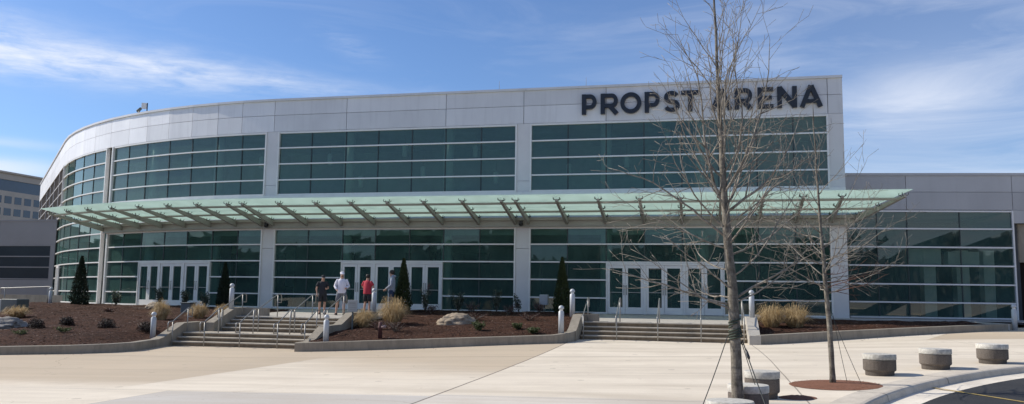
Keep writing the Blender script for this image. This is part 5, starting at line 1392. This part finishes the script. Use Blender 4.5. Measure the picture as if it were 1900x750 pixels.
person('person in red t-shirt and dark shorts seen from behind', -5.98, -4.2, tz(-4.2), R_(170), 1.67,
       {'girth': 1.1, 'top': 'c_red', 'bottom': 'c_black', 'hair': 'hair', 'face': D((.25, -1, 0)),
        'J': {'elL': (.29, -.02, 1.17), 'wrL': (.14, -.22, 1.10), 'elR': (-.29, -.02, 1.17), 'wrR': (-.14, -.22, 1.10), 'ch': (0, .0, 1.30), 'anL': (.14, .02, .085), 'anR': (-.14, .02, .085), 'toL': (.17, -.14, .035), 'toR': (-.17, -.14, .035), 'heL': (.14, .055, .04), 'heR': (-.14, .055, .04)}})
person('person in grey hoodie and dark jeans standing sideways by the evergreen', -5.25, -3.35, tz(-3.35), R_(-75), 1.86,
       {'top': 'c_hoodie', 'bottom': 'c_jeans', 'hair': 'hair', 'long': True, 'hood': True, 'trousers': True, 'face': D((0, -1, .05)),
        'J': {'elL': (.25, .02, 1.14), 'wrL': (.22, -.20, .98), 'elR': (-.25, .03, 1.14), 'wrR': (-.22, -.19, .99)}})

# ------------------------------------------------------------------ distant wood behind the viewpoint (seen mirrored in the glass)
mb = MB(); rng = random.Random(3)
WP = [(-175, 70), (-150, -20), (-120, -80), (-50, -112), (60, -112), (150, -85), (190, -20)]
wp, _t = dens(WP, [0] * len(WP), .32)
vs = []; fs = []; rows = 8; N = len(wp) - 1
for i, (x, y) in enumerate(wp):
    h = 11.3 + 1.2 * noise.noise(Vector((i * .02, 0, 0))) + .7 * noise.noise(Vector((i * .16, 3, 0))) + .5 * rng.uniform(-1, 1)
    for j in range(rows):
        f = j / (rows - 1); k = .4 + .9 * f; vs.append((x + rng.gauss(0, .4) * k, y + rng.gauss(0, .9) * k, -2.4 + (h + 2) * f + rng.gauss(0, .35) * k))
for i in range(N):
    for j in range(rows - 1):
        a = i * rows + j
        fs.append((a, a + 1, a + rows + 1, a + rows))
mb.add(vs, fs, 0, False); mb.build('distant_wood', M['treeline'], kind='stuff')

# ------------------------------------------------------------------ sky, sun, camera
SUN_EL = 38.0; sun_dir = Vector((-math.cos(R_(SUN_EL)), .035 * math.cos(R_(SUN_EL)), math.sin(R_(SUN_EL)))).normalized()
world = bpy.data.worlds.new('World'); scene.world = world; world.use_nodes = True
nt = world.node_tree; nt.nodes.clear()
class WN:
    pass
wt = NT.__new__(NT); wt.t = nt
out = nt.nodes.new('ShaderNodeOutputWorld'); bg = nt.nodes.new('ShaderNodeBackground'); nt.links.new(bg.outputs[0], out.inputs[0])
sky = nt.nodes.new('ShaderNodeTexSky'); sky.sky_type = 'NISHITA'; sky.sun_disc = False
sky.sun_elevation = R_(SUN_EL); sky.sun_rotation = math.atan2(sun_dir.x, sun_dir.y); sky.air_density = 1.0; sky.dust_density = .6; sky.ozone_density = 1.6; sky.altitude = 200
tc = nt.nodes.new('ShaderNodeTexCoord'); sep = nt.nodes.new('ShaderNodeSeparateXYZ'); nt.links.new(tc.outputs['Generated'], sep.inputs[0])
az = wt.math('ARCTAN2', sep.outputs[0], sep.outputs[1])          # 0 = +y, positive to the right
el = wt.math('ARCSINE', sep.outputs[2])
cmb = nt.nodes.new('ShaderNodeCombineXYZ'); nt.links.new(az, cmb.inputs[0]); nt.links.new(el, cmb.inputs[1])
v2 = cmb.outputs[0]
# cirrus: feathery streaks drawn out sideways, gently tilted
rot = nt.nodes.new('ShaderNodeMapping'); rot.inputs['Rotation'].default_value = (0, 0, R_(8)); rot.inputs['Scale'].default_value = (2.2, 13, 1); nt.links.new(v2, rot.inputs[0])
n1 = wt.noise(rot.outputs[0], 1.5, 9, .62, .9)
rot2 = nt.nodes.new('ShaderNodeMapping'); rot2.inputs['Rotation'].default_value = (0, 0, R_(-30)); rot2.inputs['Scale'].default_value = (16, 60, 1); nt.links.new(v2, rot2.inputs[0])
n2 = wt.noise(rot2.outputs[0], 1.2, 6, .6, .6)
rot3 = nt.nodes.new('ShaderNodeMapping'); rot3.inputs['Rotation'].default_value = (0, 0, R_(28)); rot3.inputs['Scale'].default_value = (9, 60, 1); nt.links.new(v2, rot3.inputs[0])
n3 = wt.noise(rot3.outputs[0], 1.3, 6, .65, .8)
def gauss(x, c, w):
    d = wt.math('DIVIDE', wt.math('SUBTRACT', x, c), w); return wt.math('POWER', 2.718, wt.math('MULTIPLY', wt.math('MULTIPLY', d, d), -1))
# main streak, upper left: from az -46 el 17 down to az -21 el 13.5 (degrees)
line_el = wt.math('MULTIPLY_ADD', az, -.012, R_(13.85) - .012 * R_(30))
dwarp = wt.math('MULTIPLY', wt.math('SUBTRACT', n1, .5), .045)
swid = wt.math('MULTIPLY_ADD', az, -.046, R_(.45) - .046 * R_(21))
dd = wt.math('DIVIDE', wt.math('SUBTRACT', wt.math('ADD', el, dwarp), line_el), swid)
s1 = wt.math('MULTIPLY', wt.math('POWER', 2.718, wt.math('MULTIPLY', wt.math('MULTIPLY', dd, dd), -1)), gauss(az, R_(-41), R_(14.5)))
s1 = wt.math('MULTIPLY', s1, wt.math('MULTIPLY_ADD', wt.ramp(n2, [(.3, 0.), (.7, 1.)]), .55, wt.math('MULTIPLY_ADD', wt.ramp(n3, [(.32, 0.), (.72, 1.)]), .55, .02)))
w2 = wt.math('MULTIPLY', dwarp, .35)
s2 = wt.math('MULTIPLY', gauss(wt.math('ADD', el, w2), R_(7.1), R_(.6)), gauss(az, R_(-45.5), R_(4.5)))
s3 = wt.math('MULTIPLY', gauss(wt.math('ADD', el, w2), R_(8.6), R_(.3)), gauss(az, R_(-45), R_(4.0)))
s4 = wt.math('MULTIPLY', wt.math('MULTIPLY', gauss(wt.math('MULTIPLY_ADD', az, .35, wt.math('ADD', el, dwarp)), R_(16.5 - .35 * 24.0), R_(.7)), gauss(az, R_(-24.0), R_(1.9))), wt.ramp(n3, [(.4, 0.), (.75, .8)]))
s5 = wt.math('MULTIPLY', gauss(wt.math('ADD', el, dwarp), R_(12.4), R_(1.9)), gauss(az, R_(13.5), R_(4.0)))
s3 = wt.math('ADD', s3, wt.math('ADD', wt.math('MULTIPLY', s4, 1.2), wt.math('MULTIPLY', s5, 1.1)))
wisp = wt.ramp(n1, [(.50, 0.), (.78, 1.)])
veil = nt.nodes.new('ShaderNodeMapRange'); veil.interpolation_type = 'SMOOTHSTEP'; veil.inputs[1].default_value = R_(-20); veil.inputs[2].default_value = R_(22); nt.links.new(az, veil.inputs[0])
low = nt.nodes.new('ShaderNodeMapRange'); low.inputs[1].default_value = R_(26); low.inputs[2].default_value = R_(4); nt.links.new(el, low.inputs[0])
vv = wt.math('MULTIPLY', veil.outputs[0], wt.math('MULTIPLY', wt.math('MULTIPLY_ADD', wt.ramp(n1, [(.38, 0.), (.66, 1.)]), .62, .26), wt.math('MULTIPLY_ADD', low.outputs[0], .8, .45)))
tot = wt.math('ADD', wt.math('ADD', wt.math('MULTIPLY', s1, 1.05), wt.math('ADD', wt.math('MULTIPLY', s2, .75), wt.math('MULTIPLY', s3, .3))), wt.math('ADD', wt.math('MULTIPLY', wisp, .10), wt.math('MULTIPLY', vv, .50)))
tot = wt.math('MINIMUM', tot, .92)
SKY = .118
skyc = wt.mix(1.0, sky.outputs[0], (.71, .89, 1.17), 'MULTIPLY')
mixc = wt.mix(tot, skyc, (7.6, 8.0, 8.9))
nt.links.new(mixc, bg.inputs[0]); bg.inputs[1].default_value = SKY
sl = bpy.data.lights.new('sun', 'SUN'); sl.energy = 5.0; sl.angle = R_(.53); sl.color = (1, .935, .83)
so = bpy.data.objects.new('sun', sl); COL.objects.link(so); so.rotation_euler = (-sun_dir).to_track_quat('-Z', 'Y').to_euler(); so.location = (-40, 0, 40)

cam = bpy.data.cameras.new('camera'); co = bpy.data.objects.new('camera', cam); COL.objects.link(co)
cam.sensor_width = 36; cam.lens = 1550 / 1900 * 36; cam.clip_start = .1; cam.clip_end = 4000
yaw, pit, rol = R_(-12.713), R_(6.461), R_(.7587)
f = Vector((math.sin(yaw) * math.cos(pit), math.cos(yaw) * math.cos(pit), math.sin(pit))); r0 = Vector((math.cos(yaw), -math.sin(yaw), 0)); u0 = r0.cross(f)
r = r0 * math.cos(rol) + u0 * math.sin(rol); u = -r0 * math.sin(rol) + u0 * math.cos(rol)
mw = Matrix((r, u, -f)).transposed().to_4x4(); mw.translation = Vector((7.53, -37.0, .698)); co.matrix_world = mw
scene.camera = co
scene.view_settings.view_transform = 'Standard'; scene.view_settings.look = 'None'; scene.view_settings.exposure = 0; scene.view_settings.gamma = 1
scene.render.engine = 'CYCLES'
scene.cycles.max_bounces = 10; scene.cycles.transparent_max_bounces = 12; scene.cycles.diffuse_bounces = 4
